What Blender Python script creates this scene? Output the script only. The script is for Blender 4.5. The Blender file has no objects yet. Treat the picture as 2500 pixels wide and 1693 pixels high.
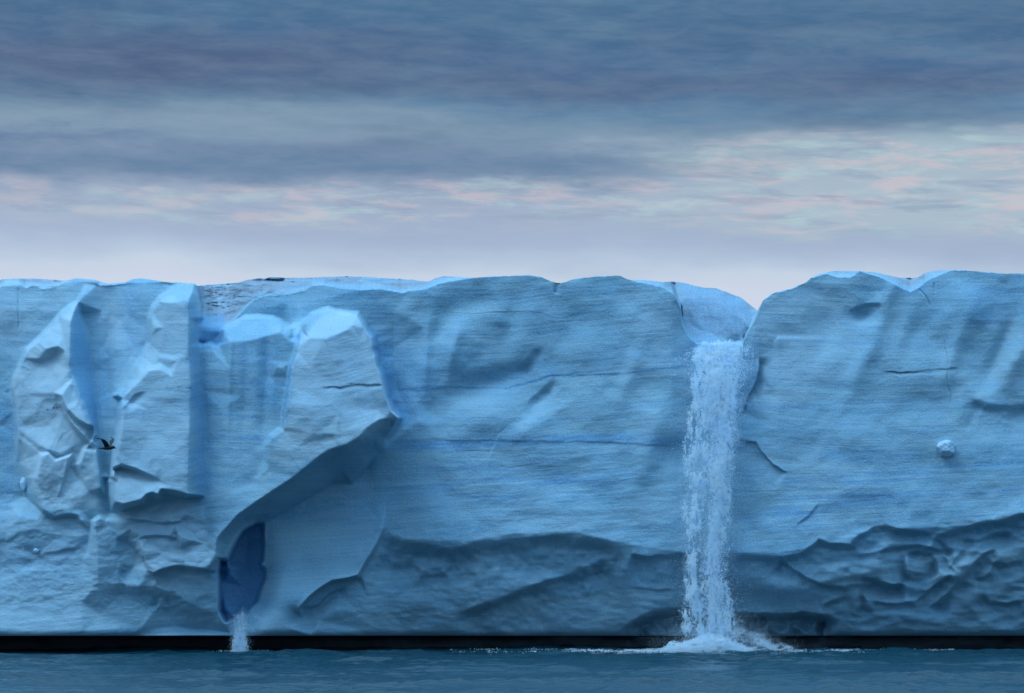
import bpy, math, numpy as np
from mathutils import Vector, geometry
PI = math.pi
rng = np.random.default_rng(7)
scene = bpy.context.scene
C = scene.collection

# ------------------------------------------------------------------ camera, world, sun, exposure
D = 150.0            # metres from the camera to the cliff face
F = 6750.0           # photo pixels per unit slope (45 px per metre at the face)
HZ = 1315.0          # photo row of the horizon
HC = 6.12            # camera height above the water
cam_d = bpy.data.cameras.new('camera'); cam = bpy.data.objects.new('camera', cam_d); C.objects.link(cam)
cam.location = (0, -D, HC); cam.rotation_euler = (PI/2, 0, 0)
cam_d.sensor_width = 36; cam_d.lens = 36*F/2500; cam_d.shift_y = (HZ-846.5)/2500
cam_d.clip_start = 1; cam_d.clip_end = 20000
scene.camera = cam
scene.view_settings.view_transform = 'Standard'; scene.view_settings.look = 'None'
scene.view_settings.exposure = 0.0; scene.view_settings.gamma = 1.0
scene.cycles.max_bounces = 16; scene.cycles.diffuse_bounces = 12; scene.cycles.transmission_bounces = 12; scene.cycles.glossy_bounces = 3

SUN_EL, SUN_AZ = 56.0, -122.0     # azimuth: degrees clockwise from +y (the way the camera looks)
sd = bpy.data.lights.new('sun', 'SUN'); sun = bpy.data.objects.new('sun', sd); C.objects.link(sun)
sd.energy = 1.5; sd.angle = math.radians(26); sd.color = (.55, .80, 1.0)
a, e = math.radians(SUN_AZ), math.radians(SUN_EL)
sdir = Vector((math.sin(a)*math.cos(e), math.cos(a)*math.cos(e), math.sin(e)))
sun.rotation_euler = sdir.to_track_quat('Z', 'Y').to_euler(); sun.location = (-60, -80, 90)

def lin(r, g, b):
    f = lambda c: (c/255/12.92) if c/255 <= .04045 else ((c/255+.055)/1.055)**2.4
    return (f(r), f(g), f(b), 1.0)

class NT:
    """small node-tree helper"""
    def __init__(s, tree): s.t = tree; s.N = tree.nodes; s.L = tree.links; s.N.clear()
    def n(s, kind, **kw):
        o = s.N.new(kind)
        for k, v in kw.items(): setattr(o, k, v)
        return o
    def put(s, sock, v):
        if v is None: return
        if hasattr(v, 'is_linked') or hasattr(v, 'links'): s.L.new(v, sock)
        else: sock.default_value = v
    def math(s, op, a, b=None, c=None, clamp=False):
        o = s.n('ShaderNodeMath', operation=op, use_clamp=clamp)
        s.put(o.inputs[0], a); s.put(o.inputs[1], b)
        if c is not None: s.put(o.inputs[2], c)
        return o.outputs[0]
    def mrange(s, v, a, b, c=0.0, d=1.0, smooth=True):
        o = s.n('ShaderNodeMapRange', interpolation_type='SMOOTHSTEP' if smooth else 'LINEAR')
        s.put(o.inputs['Value'], v); o.inputs['From Min'].default_value = a; o.inputs['From Max'].default_value = b
        o.inputs['To Min'].default_value = c; o.inputs['To Max'].default_value = d
        return o.outputs['Result']
    def comb(s, x, y, z):
        o = s.n('ShaderNodeCombineXYZ'); s.put(o.inputs[0], x); s.put(o.inputs[1], y); s.put(o.inputs[2], z); return o.outputs[0]
    def noise(s, vec, scale=1.0, detail=4.0, rough=.55, dist=0.0):
        o = s.n('ShaderNodeTexNoise'); s.put(o.inputs['Vector'], vec); o.inputs['Scale'].default_value = scale
        o.inputs['Detail'].default_value = detail; o.inputs['Roughness'].default_value = rough; o.inputs['Distortion'].default_value = dist
        return o.outputs['Fac']
    def mix(s, fac, a, b, mode='MIX'):
        o = s.n('ShaderNodeMix', data_type='RGBA', blend_type=mode); s.put(o.inputs[0], fac); s.put(o.inputs[6], a); s.put(o.inputs[7], b)
        return o.outputs[2]
    def ramp(s, v, stops, interp='LINEAR'):
        o = s.n('ShaderNodeValToRGB'); cr = o.color_ramp; cr.interpolation = interp
        while len(cr.elements) > 1: cr.elements.remove(cr.elements[-1])
        cr.elements[0].position = stops[0][0]; cr.elements[0].color = stops[0][1]
        for p, c in stops[1:]:
            el = cr.elements.new(p); el.color = c
        s.put(o.inputs[0], v); return o.outputs[0]

world = bpy.data.worlds.new('World'); scene.world = world; world.use_nodes = True
w = NT(world.node_tree)
tc = w.n('ShaderNodeTexCoord'); sx = w.n('ShaderNodeSeparateXYZ'); w.L.new(tc.outputs['Generated'], sx.inputs[0])
X, Y, Z = sx.outputs
r = w.math('SQRT', w.math('ADD', w.math('MULTIPLY', X, X), w.math('MULTIPLY', Y, Y)))
r = w.math('MAXIMUM', r, .05)
U = w.math('DIVIDE', X, r); W2 = w.math('DIVIDE', Y, r); V = w.math('DIVIDE', Z, r)
def vv(row): return (HZ-row)/F
# slow warp of the cloud layers
wp = w.noise(w.comb(w.math('MULTIPLY', U, 9.0), w.math('MULTIPLY', W2, 9.0), w.math('MULTIPLY', V, 28.0)), 1.0, 4, .55)
Vw = w.math('ADD', V, w.math('MULTIPLY', w.math('SUBTRACT', wp, .5), .028))
tilt = w.math('MULTIPLY', U, .02)
Vr = w.math('DIVIDE', w.math('ADD', Vw, tilt), .25)
rows = [(1315, (196,210,232)), (720, (203,214,232)), (675, (196,210,229)), (640, (178,197,220)), (590, (163,181,208)),
        (545, (156,175,202)), (500, (152,170,196)), (455, (142,161,188)), (420, (130,152,180)), (385, (126,149,176)),
        (350, (122,149,176)), (300, (116,145,170)), (262, (96,132,165)), (215, (84,118,154)), (165, (77,110,148)),
        (110, (73,109,146)), (40, (70,110,146)), (-60, (72,113,148))]
base = w.ramp(Vr, [(vv(rw)/.25, lin(*c)) for rw, c in rows])
def streak(su, sv, off, lo, hi, detail=5, rough=.6):
    v_ = w.comb(w.math('ADD', w.math('MULTIPLY', U, su), off), w.math('MULTIPLY', W2, su), w.math('ADD', w.math('MULTIPLY', V, sv), w.math('MULTIPLY', U, sv*.03)))
    return w.mrange(w.noise(v_, 1.0, detail, rough, .3), lo, hi)
k_hi = w.mrange(V, .112, .135)                     # upper cloud deck: broad soft mottling
col = w.mix(w.math('MULTIPLY', streak(13, 62, 3.1, .38, .70, 6, .55), w.math('MULTIPLY', k_hi, .42)), base, lin(72,101,137))
col = w.mix(w.math('MULTIPLY', streak(17, 75, 43.1, .48, .75, 6, .6), w.math('MULTIPLY', k_hi, .30)), col, lin(116,152,176))
fine_s = streak(46, 230, 71.0, .3, .7, 6, .65)
def zone_(r0, r1, r2, r3, tl):
    Vz = w.math('ADD', Vw, w.math('MULTIPLY', U, tl)); return w.math('MULTIPLY', w.mrange(Vz, vv(r3), vv(r2)), w.mrange(Vz, vv(r0), vv(r1)))
zA = w.math('MULTIPLY', zone_(300, 370, 540, 600, 0.0), w.mrange(U, -.02, .13))      # bright opening at the right
zB = w.math('MULTIPLY', zone_(410, 455, 520, 570, .0), w.mrange(U, -.22, -.02, .45, 1.0))                                                    # thin bright line right across
zz = w.math('MAXIMUM', w.math('MULTIPLY', zB, .85), zA)
col = w.mix(w.math('MULTIPLY', zA, .75), col, lin(172,194,206))
col = w.mix(w.math('MULTIPLY', zB, .30), col, lin(172,186,206))
col = w.mix(w.math('MULTIPLY', streak(34, 175, 9.7, .47, .66, 6, .6), w.math('MULTIPLY', zz, .62)), col, lin(180,210,214))
col = w.mix(w.math('MULTIPLY', streak(36, 190, 21.3, .47, .64, 6, .6), w.math('MULTIPLY', zz, .62)), col, lin(206,194,202))
col = w.mix(w.math('MULTIPLY', streak(26, 200, 33.3, .48, .66, 6, .6), w.math('MULTIPLY', zz, .65)), col, lin(136,156,184))
def bar(row, hw, u0, u1, soft_u, c, k, wob):
    nn = w.noise(w.comb(w.math('MULTIPLY', U, 20.0), w.math('MULTIPLY', V, 80.0), wob), 1.0, 6, .62)
    dv = w.math('ADD', w.math('SUBTRACT', V, vv(row)), w.math('MULTIPLY', w.math('SUBTRACT', nn, .5), .020))
    m = w.mrange(w.math('ABSOLUTE', dv), hw/F, 0.0)
    m = w.math('MULTIPLY', m, w.math('MULTIPLY', w.mrange(U, u0-soft_u, u0), w.mrange(U, u1+soft_u, u1)))
    m = w.math('MULTIPLY', m, w.math('GREATER_THAN', W2, 0.0))
    global col
    col = w.mix(w.math('MULTIPLY', m, k), col, c)
bar(408, 70, -.4, .02, .05, lin(100,130,163), .9, 2.0)
bar(150, 95, -.4, -.12, .14, lin(84,95,128), .5, 5.0)
bar(215, 60, -.14, .16, .10, lin(80,100,134), .5, 7.0)
bar(300, 50, -.4, -.08, .10, lin(140,166,186), .4, 11.0)
bar(330, 26, -.4, -.15, .04, lin(96,122,160), .6, 14.0)
col = w.mix(w.math('MULTIPLY', fine_s, .07), col, lin(210,215,225))
# high overcast above and behind the camera, over the clear Nishita sky
hi = w.mrange(V, .21, .9)
veil = w.noise(w.comb(w.math('MULTIPLY', X, 2.2), w.math('MULTIPLY', Y, 2.2), w.math('MULTIPLY', Z, 4.0)), 1.0, 5, .6)
top = w.mix(veil, (.235, .505, .85, 1), (.335, .64, .98, 1))
gain = w.mrange(V, .15, 2.2, .92, 3.8, False)
top = w.mix(1.0, top, w.comb(gain, gain, gain), 'MULTIPLY')
hi2 = w.math('MAXIMUM', hi, w.mrange(w.math('MULTIPLY', W2, -1.0), -.2, .5))
col = w.mix(hi2, col, top)
# below the horizon (never seen: the water reaches it)
col = w.mix(w.mrange(Z, 0.0, -.02), col, (.02, .05, .08, 1))
sky = w.n('ShaderNodeTexSky', sky_type='NISHITA', sun_disc=False)
sky.sun_elevation = math.radians(SUN_EL); sky.sun_rotation = math.radians(SUN_AZ); sky.air_density = 1.2; sky.dust_density = 2.0
b1 = w.n('ShaderNodeBackground'); w.L.new(sky.outputs[0], b1.inputs[0]); b1.inputs[1].default_value = .06
b2 = w.n('ShaderNodeBackground'); w.L.new(col, b2.inputs[0]); b2.inputs[1].default_value = 1.0
ms = w.n('ShaderNodeMixShader'); w.put(ms.inputs[0], w.mrange(hi2, 0, 1, 1.0, .78)); w.L.new(b1.outputs[0], ms.inputs[1]); w.L.new(b2.outputs[0], ms.inputs[2])
wo = w.n('ShaderNodeOutputWorld'); w.L.new(ms.outputs[0], wo.inputs[0])

# ------------------------------------------------------------------ helpers
def tag(o, label=None, cat=None, group=None, kind=None):
    if label: o['label'] = label
    if cat: o['category'] = cat
    if group: o['group'] = group
    if kind: o['kind'] = kind
    return o
def empty(name, loc=(0, 0, 0)):
    o = bpy.data.objects.new(name, None); C.objects.link(o); o.location = loc; return o
def mesh_np(name, V_, Fq, mat, parent=None, smooth=True, attrs=None, normals=None):
    """V_ (n,3), Fq (m,k) all faces of k corners"""
    me = bpy.data.meshes.new(name); k = Fq.shape[1]
    me.vertices.add(len(V_)); me.vertices.foreach_set('co', np.ascontiguousarray(V_, dtype=np.float32).ravel())
    me.loops.add(Fq.size); me.loops.foreach_set('vertex_index', np.ascontiguousarray(Fq, dtype=np.int32).ravel())
    me.polygons.add(len(Fq)); me.polygons.foreach_set('loop_start', np.arange(0, Fq.size, k, dtype=np.int32))
    me.polygons.foreach_set('use_smooth', np.full(len(Fq), smooth))
    for an, av in (attrs or {}).items():
        at = me.attributes.new(an, 'FLOAT', 'POINT'); at.data.foreach_set('value', np.ascontiguousarray(av, dtype=np.float32))
    me.update(calc_edges=True); me.validate(clean_customdata=False)
    if normals is not None: me.normals_split_custom_set_from_vertices(normals.astype(np.float32))
    me.materials.append(mat)
    o = bpy.data.objects.new(name, me); C.objects.link(o); o.parent = parent
    if parent is not None: o.matrix_parent_inverse = parent.matrix_world.inverted() if False else o.matrix_parent_inverse
    return o

_tabs = {}
def vn(x, y, seed=0):
    """value noise -1..1"""
    if seed not in _tabs: _tabs[seed] = np.random.default_rng(100+seed).uniform(-1, 1, (256, 256))
    T = _tabs[seed]
    xi = np.floor(x).astype(int); yi = np.floor(y).astype(int); fx = x-xi; fy = y-yi
    fx = fx*fx*fx*(fx*(fx*6-15)+10); fy = fy*fy*fy*(fy*(fy*6-15)+10)
    a_ = T[xi & 255, yi & 255]; b_ = T[(xi+1) & 255, yi & 255]; c_ = T[xi & 255, (yi+1) & 255]; d_ = T[(xi+1) & 255, (yi+1) & 255]
    return (a_*(1-fx)+b_*fx)*(1-fy)+(c_*(1-fx)+d_*fx)*fy
def fbm(x, y, seed=0, oct=4, gain=.5):
    s = 0; am = 1; f = 1; n = 0
    for i in range(oct):
        s = s+am*vn(x*f+17.3*i, y*f+5.1*i, seed+i); n += am; am *= gain; f *= 2.03
    return s/n
def facets(x, y, seed=0, tilt=1.0):
    """cellular noise made of tilted planes: broken ice"""
    g = np.random.default_rng(500+seed); px_ = g.uniform(0, 1, (64, 64)); py_ = g.uniform(0, 1, (64, 64))
    h_ = g.uniform(-1, 1, (64, 64)); tx = g.uniform(-1, 1, (64, 64)); ty = g.uniform(-1, 1, (64, 64))
    xi = np.floor(x).astype(int); yi = np.floor(y).astype(int); best = np.full(x.shape, -9.0); 
    for dx in (-1, 0, 1):
        for dy in (-1, 0, 1):
            cx, cy = (xi+dx), (yi+dy); i, j = cx & 63, cy & 63
            ox = x-(cx+px_[i, j]); oy = y-(cy+py_[i, j])
            v = h_[i, j]*.5+min(tilt, 1.2)*(tx[i, j]*ox+ty[i, j]*oy)-1.8*(ox*ox+oy*oy)
            best = np.maximum(best, v)
    return best
def sstep(a_, b_, x):
    t = np.clip((x-a_)/(b_-a_), 0, 1); return t*t*(3-2*t)
def gauss(A, s0, s1):
    for ax, s_ in ((0, s0), (1, s1)):
        if s_ <= 0: continue
        R_ = int(3*s_+1); k = np.exp(-.5*(np.arange(-R_, R_+1)/s_)**2); k /= k.sum()
        P = np.pad(A, [(R_, R_) if i == ax else (0, 0) for i in (0, 1)], mode='edge'); out = 0
        for i, kk in enumerate(k):
            out = out+kk*(P[i:i+A.shape[0], :] if ax == 0 else P[:, i:i+A.shape[1]])
        A = out
    return A
def pts(s):
    return [tuple(float(v) for v in q.split(',')) for q in s.split()]

# ------------------------------------------------------------------ materials
def new_mat(name):
    m = bpy.data.materials.new(name); m.use_nodes = True; t = NT(m.node_tree)
    out = t.n('ShaderNodeOutputMaterial'); p = t.n('ShaderNodeBsdfPrincipled'); t.L.new(p.outputs[0], out.inputs[0])
    return m, t, p
def attr(t, name):
    o = t.n('ShaderNodeAttribute', attribute_type='GEOMETRY', attribute_name=name); return o.outputs['Fac']

def ice_material():
    m, t, p = new_mat('glacier_ice')
    tc = t.n('ShaderNodeTexCoord'); s = t.n('ShaderNodeSeparateXYZ'); t.L.new(tc.outputs['Object'], s.inputs[0]); x, y, z = s.outputs
    st = attr(t, 'strata'); bl = attr(t, 'blue'); wh = attr(t, 'white'); di = attr(t, 'dirt')
    lay = lambda kx, kz, sc=1.0, d=3, r_=.6: t.noise(t.comb(t.math('MULTIPLY', x, kx), t.math('MULTIPLY', y, kx), t.math('MULTIPLY', st, kz)), sc, d, r_)
    broad = lay(.05, .55, 1.0, 3); mid = lay(.055, 2.6, 1.0, 4); fine = lay(.07, 8.0, 1.0, 4, .6); hair = lay(.06, 17.0, 1.0, 3, .6)
    c = t.mix(t.mrange(broad, .35, .68), (.285, .475, .57, 1), (.19, .395, .535, 1))
    c = t.mix(t.math('MULTIPLY', t.mrange(mid, .46, .66), .42), c, (.135, .33, .485, 1))
    c = t.mix(t.math('MULTIPLY', t.mrange(fine, .46, .64), .36), c, (.17, .345, .46, 1))
    c = t.mix(t.math('MULTIPLY', t.mrange(hair, .54, .64), .38), c, (.11, .28, .41, 1))
    cloud = t.noise(t.comb(x, y, z), .35, 4, .6)
    c = t.mix(t.math('MULTIPLY', t.mrange(cloud, .42, .66), .35), c, (.35, .51, .575, 1))
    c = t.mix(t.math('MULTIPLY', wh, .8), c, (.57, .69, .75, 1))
    c = t.mix(attr(t, 'snow'), c, (.21, .225, .27, 1))
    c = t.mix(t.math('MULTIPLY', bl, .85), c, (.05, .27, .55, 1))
    grn = t.noise(t.comb(t.math('MULTIPLY', x, 1.0), y, t.math('MULTIPLY', z, 1.6)), 13.0, 4, .7)
    c = t.mix(t.math('MULTIPLY', t.mrange(grn, .40, .60), .38), c, (.48, .62, .68, 1))
    dn = t.noise(t.comb(t.math('MULTIPLY', x, 1.0), y, t.math('MULTIPLY', z, 3.0)), 2.5, 6, .75)
    c = t.mix(t.math('MULTIPLY', di, t.mrange(dn, .36, .6)), c, (.045, .055, .075, 1))
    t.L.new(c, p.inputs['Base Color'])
    p.inputs['Roughness'].default_value = .62; p.inputs['IOR'].default_value = 1.31; p.inputs['Specular IOR Level'].default_value = .25
    p.inputs['Subsurface Weight'].default_value = SSS; p.inputs['Subsurface Radius'].default_value = (.25, .7, 1.2); p.inputs['Subsurface Scale'].default_value = .2
    h = t.math('ADD', t.math('MULTIPLY', fine, .008), t.math('ADD', t.math('MULTIPLY', grn, .06), t.math('MULTIPLY', hair, .007)))
    g2 = t.noise(t.comb(x, y, t.math('MULTIPLY', z, 1.3)), 2.2, 5, .6)
    h = t.math('ADD', h, t.math('MULTIPLY', g2, .02))
    b = t.n('ShaderNodeBump'); b.inputs['Strength'].default_value = .9; b.inputs['Distance'].default_value = 1.0
    t.L.new(h, b.inputs['Height']); t.L.new(b.outputs[0], p.inputs['Normal'])
    return m
SSS = 0.35
M_ice = ice_material()

def simple(name, col, rough, noise_sc=None, col2=None, bump=0, **kw):
    m, t, p = new_mat(name)
    if noise_sc:
        tc = t.n('ShaderNodeTexCoord'); nz = t.noise(tc.outputs['Object'], noise_sc, 4, .6)
        t.L.new(t.mix(t.mrange(nz, .35, .65), col, col2 or col), p.inputs['Base Color'])
        if bump:
            b = t.n('ShaderNodeBump'); b.inputs['Strength'].default_value = .6; b.inputs['Distance'].default_value = bump
            t.L.new(nz, b.inputs['Height']); t.L.new(b.outputs[0], p.inputs['Normal'])
    else: p.inputs['Base Color'].default_value = col
    p.inputs['Roughness'].default_value = rough
    for k, v in kw.items(): p.inputs[k].default_value = v
    return m
M_notch = simple('shaded_notch_ice', (.006, .012, .02, 1), .5, 1.5, (.012, .025, .04, 1), .05)  # near-black base colour puts the undercut's deep shade into the ice
M_foam = simple('white_water', (.80, .90, .97, 1), .7, 1.2, (.66, .82, .95, 1))
def white_water():
    m = bpy.data.materials.new('white_water'); m.use_nodes = True; t = NT(m.node_tree); out = t.n('ShaderNodeOutputMaterial')
    a_ = t.n('ShaderNodeBsdfDiffuse'); b_ = t.n('ShaderNodeBsdfTranslucent'); x_ = t.n('ShaderNodeMixShader'); x_.inputs[0].default_value = .5
    tc = t.n('ShaderNodeTexCoord'); c = t.mix(t.mrange(t.noise(tc.outputs['Object'], 1.3, 4, .6), .35, .65), (.95, .985, 1, 1), (.86, .95, 1, 1))
    t.L.new(c, a_.inputs[0]); t.L.new(c, b_.inputs[0]); t.L.new(a_.outputs[0], x_.inputs[1]); t.L.new(b_.outputs[0], x_.inputs[2]); t.L.new(x_.outputs[0], out.inputs[0]); return m
M_foam = white_water()
M_lump = simple('chunk_ice', (.42, .60, .72, 1), .6, 3.0, (.34, .52, .66, 1), .04)

# ------------------------------------------------------------------ the glacier front as relief
SKY = pts("-900,672 -600,690 -300,668 -120,686 0,684 33,680 90,681 145,684 158,686 185,680 231,684 264,693 304,690 324,682 347,681 410,690 439,690 448,692 474,692 482,699 529,694 585,690 605,683 658,678 740,679 846,675 935,679 1000,683 1046,688 1062,680 1085,675 1158,678 1230,674 1290,672 1320,676 1346,688 1363,692 1380,689 1403,681 1456,675 1512,673 1538,684 1584,685 1621,690 1641,688 1667,690 1700,699 1716,703 1747,704 1770,712 1809,727 1832,745 1850,760 1863,733 1887,716 1929,706 1964,692 1980,679 2003,668 2038,662 2103,662 2138,666 2196,678 2239,679 2258,668 2282,661 2344,660 2413,665 2452,668 2500,668 2620,676 2800,660 3100,675 3400,668")
RIM = pts("-900,672 -600,692 -300,670 -120,700 0,703 13,691 43,691 63,703 79,699 106,705 135,701 149,694 170,685 185,680 231,685 244,698 281,695 304,692 324,682 347,681 410,690 439,690 448,692 474,692 486,723 494,775 520,792 559,795 585,769 611,739 644,723 697,718 744,711 763,699 790,696 843,706 879,708 929,706 975,714 981,716 995,711 1040,706 1066,694 1105,686 1158,678 1230,674 1290,672 1320,676 1346,688 1363,692 1380,689 1403,681 1456,675 1512,673 1538,684 1561,690 1588,694 1621,703 1647,719 1662,752 1664,787 1672,806 1687,826 1700,836 1815,836 1820,822 1832,800 1845,775 1850,762 1863,733 1887,716 1929,706 1964,692 1980,679 2018,668 2045,677 2076,677 2100,662 2142,675 2177,690 2204,704 2223,712 2243,702 2266,683 2293,672 2320,661 2344,660 2413,665 2452,668 2500,668 2620,680 2800,660 3100,675 3400,668")
BOT = 1553.0
xs = np.concatenate([np.linspace(-900, -41, 150), np.arange(-40, 2541, 1.55), np.linspace(2542, 3400, 150)])
NR = 600
ss = np.linspace(0, 1, NR)
def curve(P): return np.interp(xs, [q[0] for q in P], [q[1] for q in P])
sky_y = curve(SKY)
k_ = np.exp(-.5*(np.arange(-4, 5)/1.5)**2); k_ /= k_.sum()
sky_y = np.convolve(np.pad(sky_y, 4, mode='edge'), k_, mode='valid')+fbm(xs/14, xs*0, 3, 3)*1.2
rim_y = np.maximum(curve(RIM)+fbm(xs/9, xs*0+3, 9, 3)*1.5, sky_y)
PX = np.repeat(xs[None, :], NR, 0); PY = sky_y[None, :]+ss[:, None]*(BOT-sky_y[None, :])

# control lines: x,y,protrusion in metres towards the sea
LINES = []
def L(s, step=9.0):
    P = pts(s)
    if len(P) == 1: LINES.append(P[0]); return
    for a_, b_ in zip(P[:-1], P[1:]):
        n = max(1, int(math.hypot(b_[0]-a_[0], b_[1]-a_[1])/step))
        for i in range(n):
            t = i/n; LINES.append(tuple(a_[j]*(1-t)+b_[j]*t for j in range(3)))
    LINES.append(P[-1])
def S(s, inner, outer, w=5.0, side=1, step=7.0):
    """a step: protrusion `inner` on the line, `outer` w pixels to its side (side=1: right-hand of the travel direction on the picture)"""
    P = pts(s); n = len(P)
    inn = inner if hasattr(inner, '__len__') else [inner]*n; out = outer if hasattr(outer, '__len__') else [outer]*n
    a_, b_ = [], []
    for i, q in enumerate(P):
        p0 = P[max(0, i-1)]; p1 = P[min(n-1, i+1)]
        dx, dy = p1[0]-p0[0], p1[1]-p0[1]; l = math.hypot(dx, dy) or 1
        nx, ny = -dy/l*side, dx/l*side
        a_.append((q[0], q[1], inn[i])); b_.append((q[0]+nx*w, q[1]+ny*w, out[i]))
    f = lambda R_: ' '.join('%g,%g,%g' % q for q in R_)
    L(f(a_), step); L(f(b_), step)
# main wall, coarse
for x_ in (-900, -600, -300): 
    L("%d,690,-1 %d,900,0 %d,1100,.8 %d,1300,2.4 %d,1553,3.9" % ((x_,)*5), 60)
for x_, k_ in ((1040, 1318), (1150, 1320), (1260, 1304), (1400, 1298), (1520, 1326), (1640, 1346)):
    L("%d,660,-.8 %d,800,-.45 %d,960,0 %d,1150,.5 %d,%d,1.05 %d,%d,.45 %d,1553,-1.5" % (x_, x_, x_, x_, x_, k_, x_, k_+60, x_), 60)
for x_, k_ in ((1900, 1352), (2050, 1322), (2200, 1288), (2350, 1282), (2500, 1250), (2700, 1250), (3000, 1270), (3400, 1270)):
    L("%d,650,-.6 %d,760,-.25 %d,960,.5 %d,1130,.9 %d,%d,1.5 %d,%d,1.05 %d,1553,-1.5" % (x_, x_, x_, x_, x_, k_, x_, k_+60, x_), 60)
# behind the fall
L("1730,850,-.9 1730,1000,-.5 1730,1200,.3 1730,1345,.9 1730,1400,.3 1720,1553,-2.4", 40)
L("1790,850,-1.1 1790,1000,-.6", 30); L("1845,785,-.3 1872,745,-.3 1905,715,-.35 1870,800,-.2 1838,830,-.3 1850,900,0 1900,820,-.15", 20)
# upper left back wall and the shard
L("-40,700,-.2 60,715,-.3 150,705,-.4 185,688,-.6 260,702,-.6 300,700,-.4 345,690,-.2 420,696,-.3", 20)
L("0,760,.2 60,760,.1 120,760,0", 30); L("0,850,.4 40,850,.2", 30); L("-20,950,.9 20,960,.8", 20); L("10,1040,1.1 -40,1040,1.2", 20)
S("43,1069 41,1000 33,947 37,924 66,855 99,826 122,803 149,769 170,750 188,740", [2.4,2.3,2.1,2.0,1.9,1.8,1.6,1.2,.9,.5], [1.4,1.2,.9,.7,.4,.2,.1,0,-.1,-.2], 6, -1)
L("190,738,.6 172,785,2.6 170,850,3.3 170,904,3.5 188,944,3.7 211,993,3.9 228,1036,4.0 231,1056,3.9")         # ridge
L("200,765,-.4 216,812,-.3 222,904,.2 232,970,1.0 240,1050,2.0 246,1090,2.5")                                # blue valley behind the ridge
L("250,760,-.5 290,780,-.2 330,760,.2 355,740,.3 362,790,.5 360,830,.7", 20)
L("250,850,-.1 280,850,.6 262,900,.5 240,905,.2 280,910,.9 268,960,1.3 305,890,1.0 330,850,.8", 20)
L("70,960,2.4 130,960,3.0", 60)
L("97,878,2.2 112,852,2.7 142,845,2.9", 8); L("97,884,1.7 125,878,1.9 137,860,2.2", 8)                       # notch in the shard
L("150,800,1.8 160,860,2.9 150,870,2.6", 20)
# scalloped light chips on the shard
S("148,965 165,1000 190,1025 215,1038 228,1040", [4.2,4.3,4.3,4.2,4.1], [3.2,3.3,3.3,3.3,3.2], 7, 1)
S("150,985 175,1030 200,1060 225,1085", [3.6,3.8,3.9,3.9], [2.8,2.8,2.9,3.0], 9, 1)
L("120,1100,3.4 150,1110,3.5 180,1090,3.3", 30)
S("88,1170 102,1110 118,1108 135,1125 150,1120 175,1110 165,1135", [3.8]*7, [2.9]*7, 6, -1)
S("195,1130 205,1100 225,1075 232,1060", [3.9,4.0,4.0,4.1], [3.0,3.0,3.0,3.2], 6, -1)
L("245,1100,2.6 255,1150,2.6 262,1200,3.0 270,1250,2.8", 20)
L("235,1090,3.8 243,1150,4.0 248,1190,4.0", 12)
L("100,1200,3.9 140,1230,3.8 190,1240,3.6 215,1200,3.5", 30)
L("0,1150,1.6 40,1130,1.7 60,1210,1.9 20,1230,2.1", 40)
S("108,1245 130,1262 165,1255 190,1258 200,1275", [3.9,4.0,4.0,3.9,3.9], [3.2,3.1,3.1,3.2,3.3], 7, 1)
L("20,1290,2.9 50,1265,3.3 90,1268,3.3 60,1310,3.4 110,1310,3.4 150,1300,3.4 190,1310,3.6", 25)
L("0,1380,2.5 60,1380,3.0 120,1365,3.3 200,1370,3.4 0,1470,3.2 100,1470,3.5 200,1470,3.6 0,1553,3.9 100,1553,4.1 200,1553,4.1 320,1553,3.5", 60)
# front buttress left of the middle
S("218,1350 224,1310 228,1272 244,1264 258,1270", [3.9,4.3,4.6,4.4,4.2], [3.4]*5, 5, -1)
L("232,1290,4.7 236,1350,4.6 240,1420,4.2 242,1500,3.3", 20); L("281,1318,4.2 290,1370,4.1 292,1430,3.8", 20)
# tall pillar: left edge, shoulders, front ridge
S("273,1165 277,1119 289,1036 291,997 297,974 281,968 304,944 317,924 330,894 347,871 357,853 366,838 367,779 374,752 390,730 420,708 446,694",
  [6.2,6.1,5.8,5.6,5.3,4.9,4.3,4.1,3.9,3.6,3.5,3.5,3.3,3.0,2.6,1.6,.8], [3.0,2.9,2.7,2.5,2.4,1.9,1.7,1.6,1.4,1.1,.9,.7,.5,.3,.1,0,-.2], 5, -1)
L("392,737,3.9 425,737,4.3 455,733,4.6", 8)                  # foot of the sloping cap
L("474,694,1.2 468,715,3.2 460,738,4.8 461,779,5.1 462,871,5.4 466,937,5.8 464,1000,6.1 462,1069,6.5 459,1159,6.8 459,1209,6.9")   # front-right ridge
S("476,694 486,723 491,756 494,775", [.8,1.8,2.6,3.0], [-2,-1.6,-.6,.3], 4, -1)
L("486,790,3.0 484,832,3.3", 6)
L("334,926,5.0 345,908,4.9 363,894,4.7 393,888,4.7 413,901,5.0", 8); L("340,930,5.6 363,905,5.6 392,900,5.5 420,920,5.7", 8)
L("380,860,4.1 420,868,4.8 452,858,5.3", 9); L("385,872,4.5 425,880,5.3 455,872,5.5", 9)
L("300,990,6.0 298,1040,6.3 290,1110,6.5", 12); L("360,1000,5.8 365,1060,6.1 340,1120,6.5 400,1120,6.8", 30)
L("380,800,4.0 420,800,4.4", 20)
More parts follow.
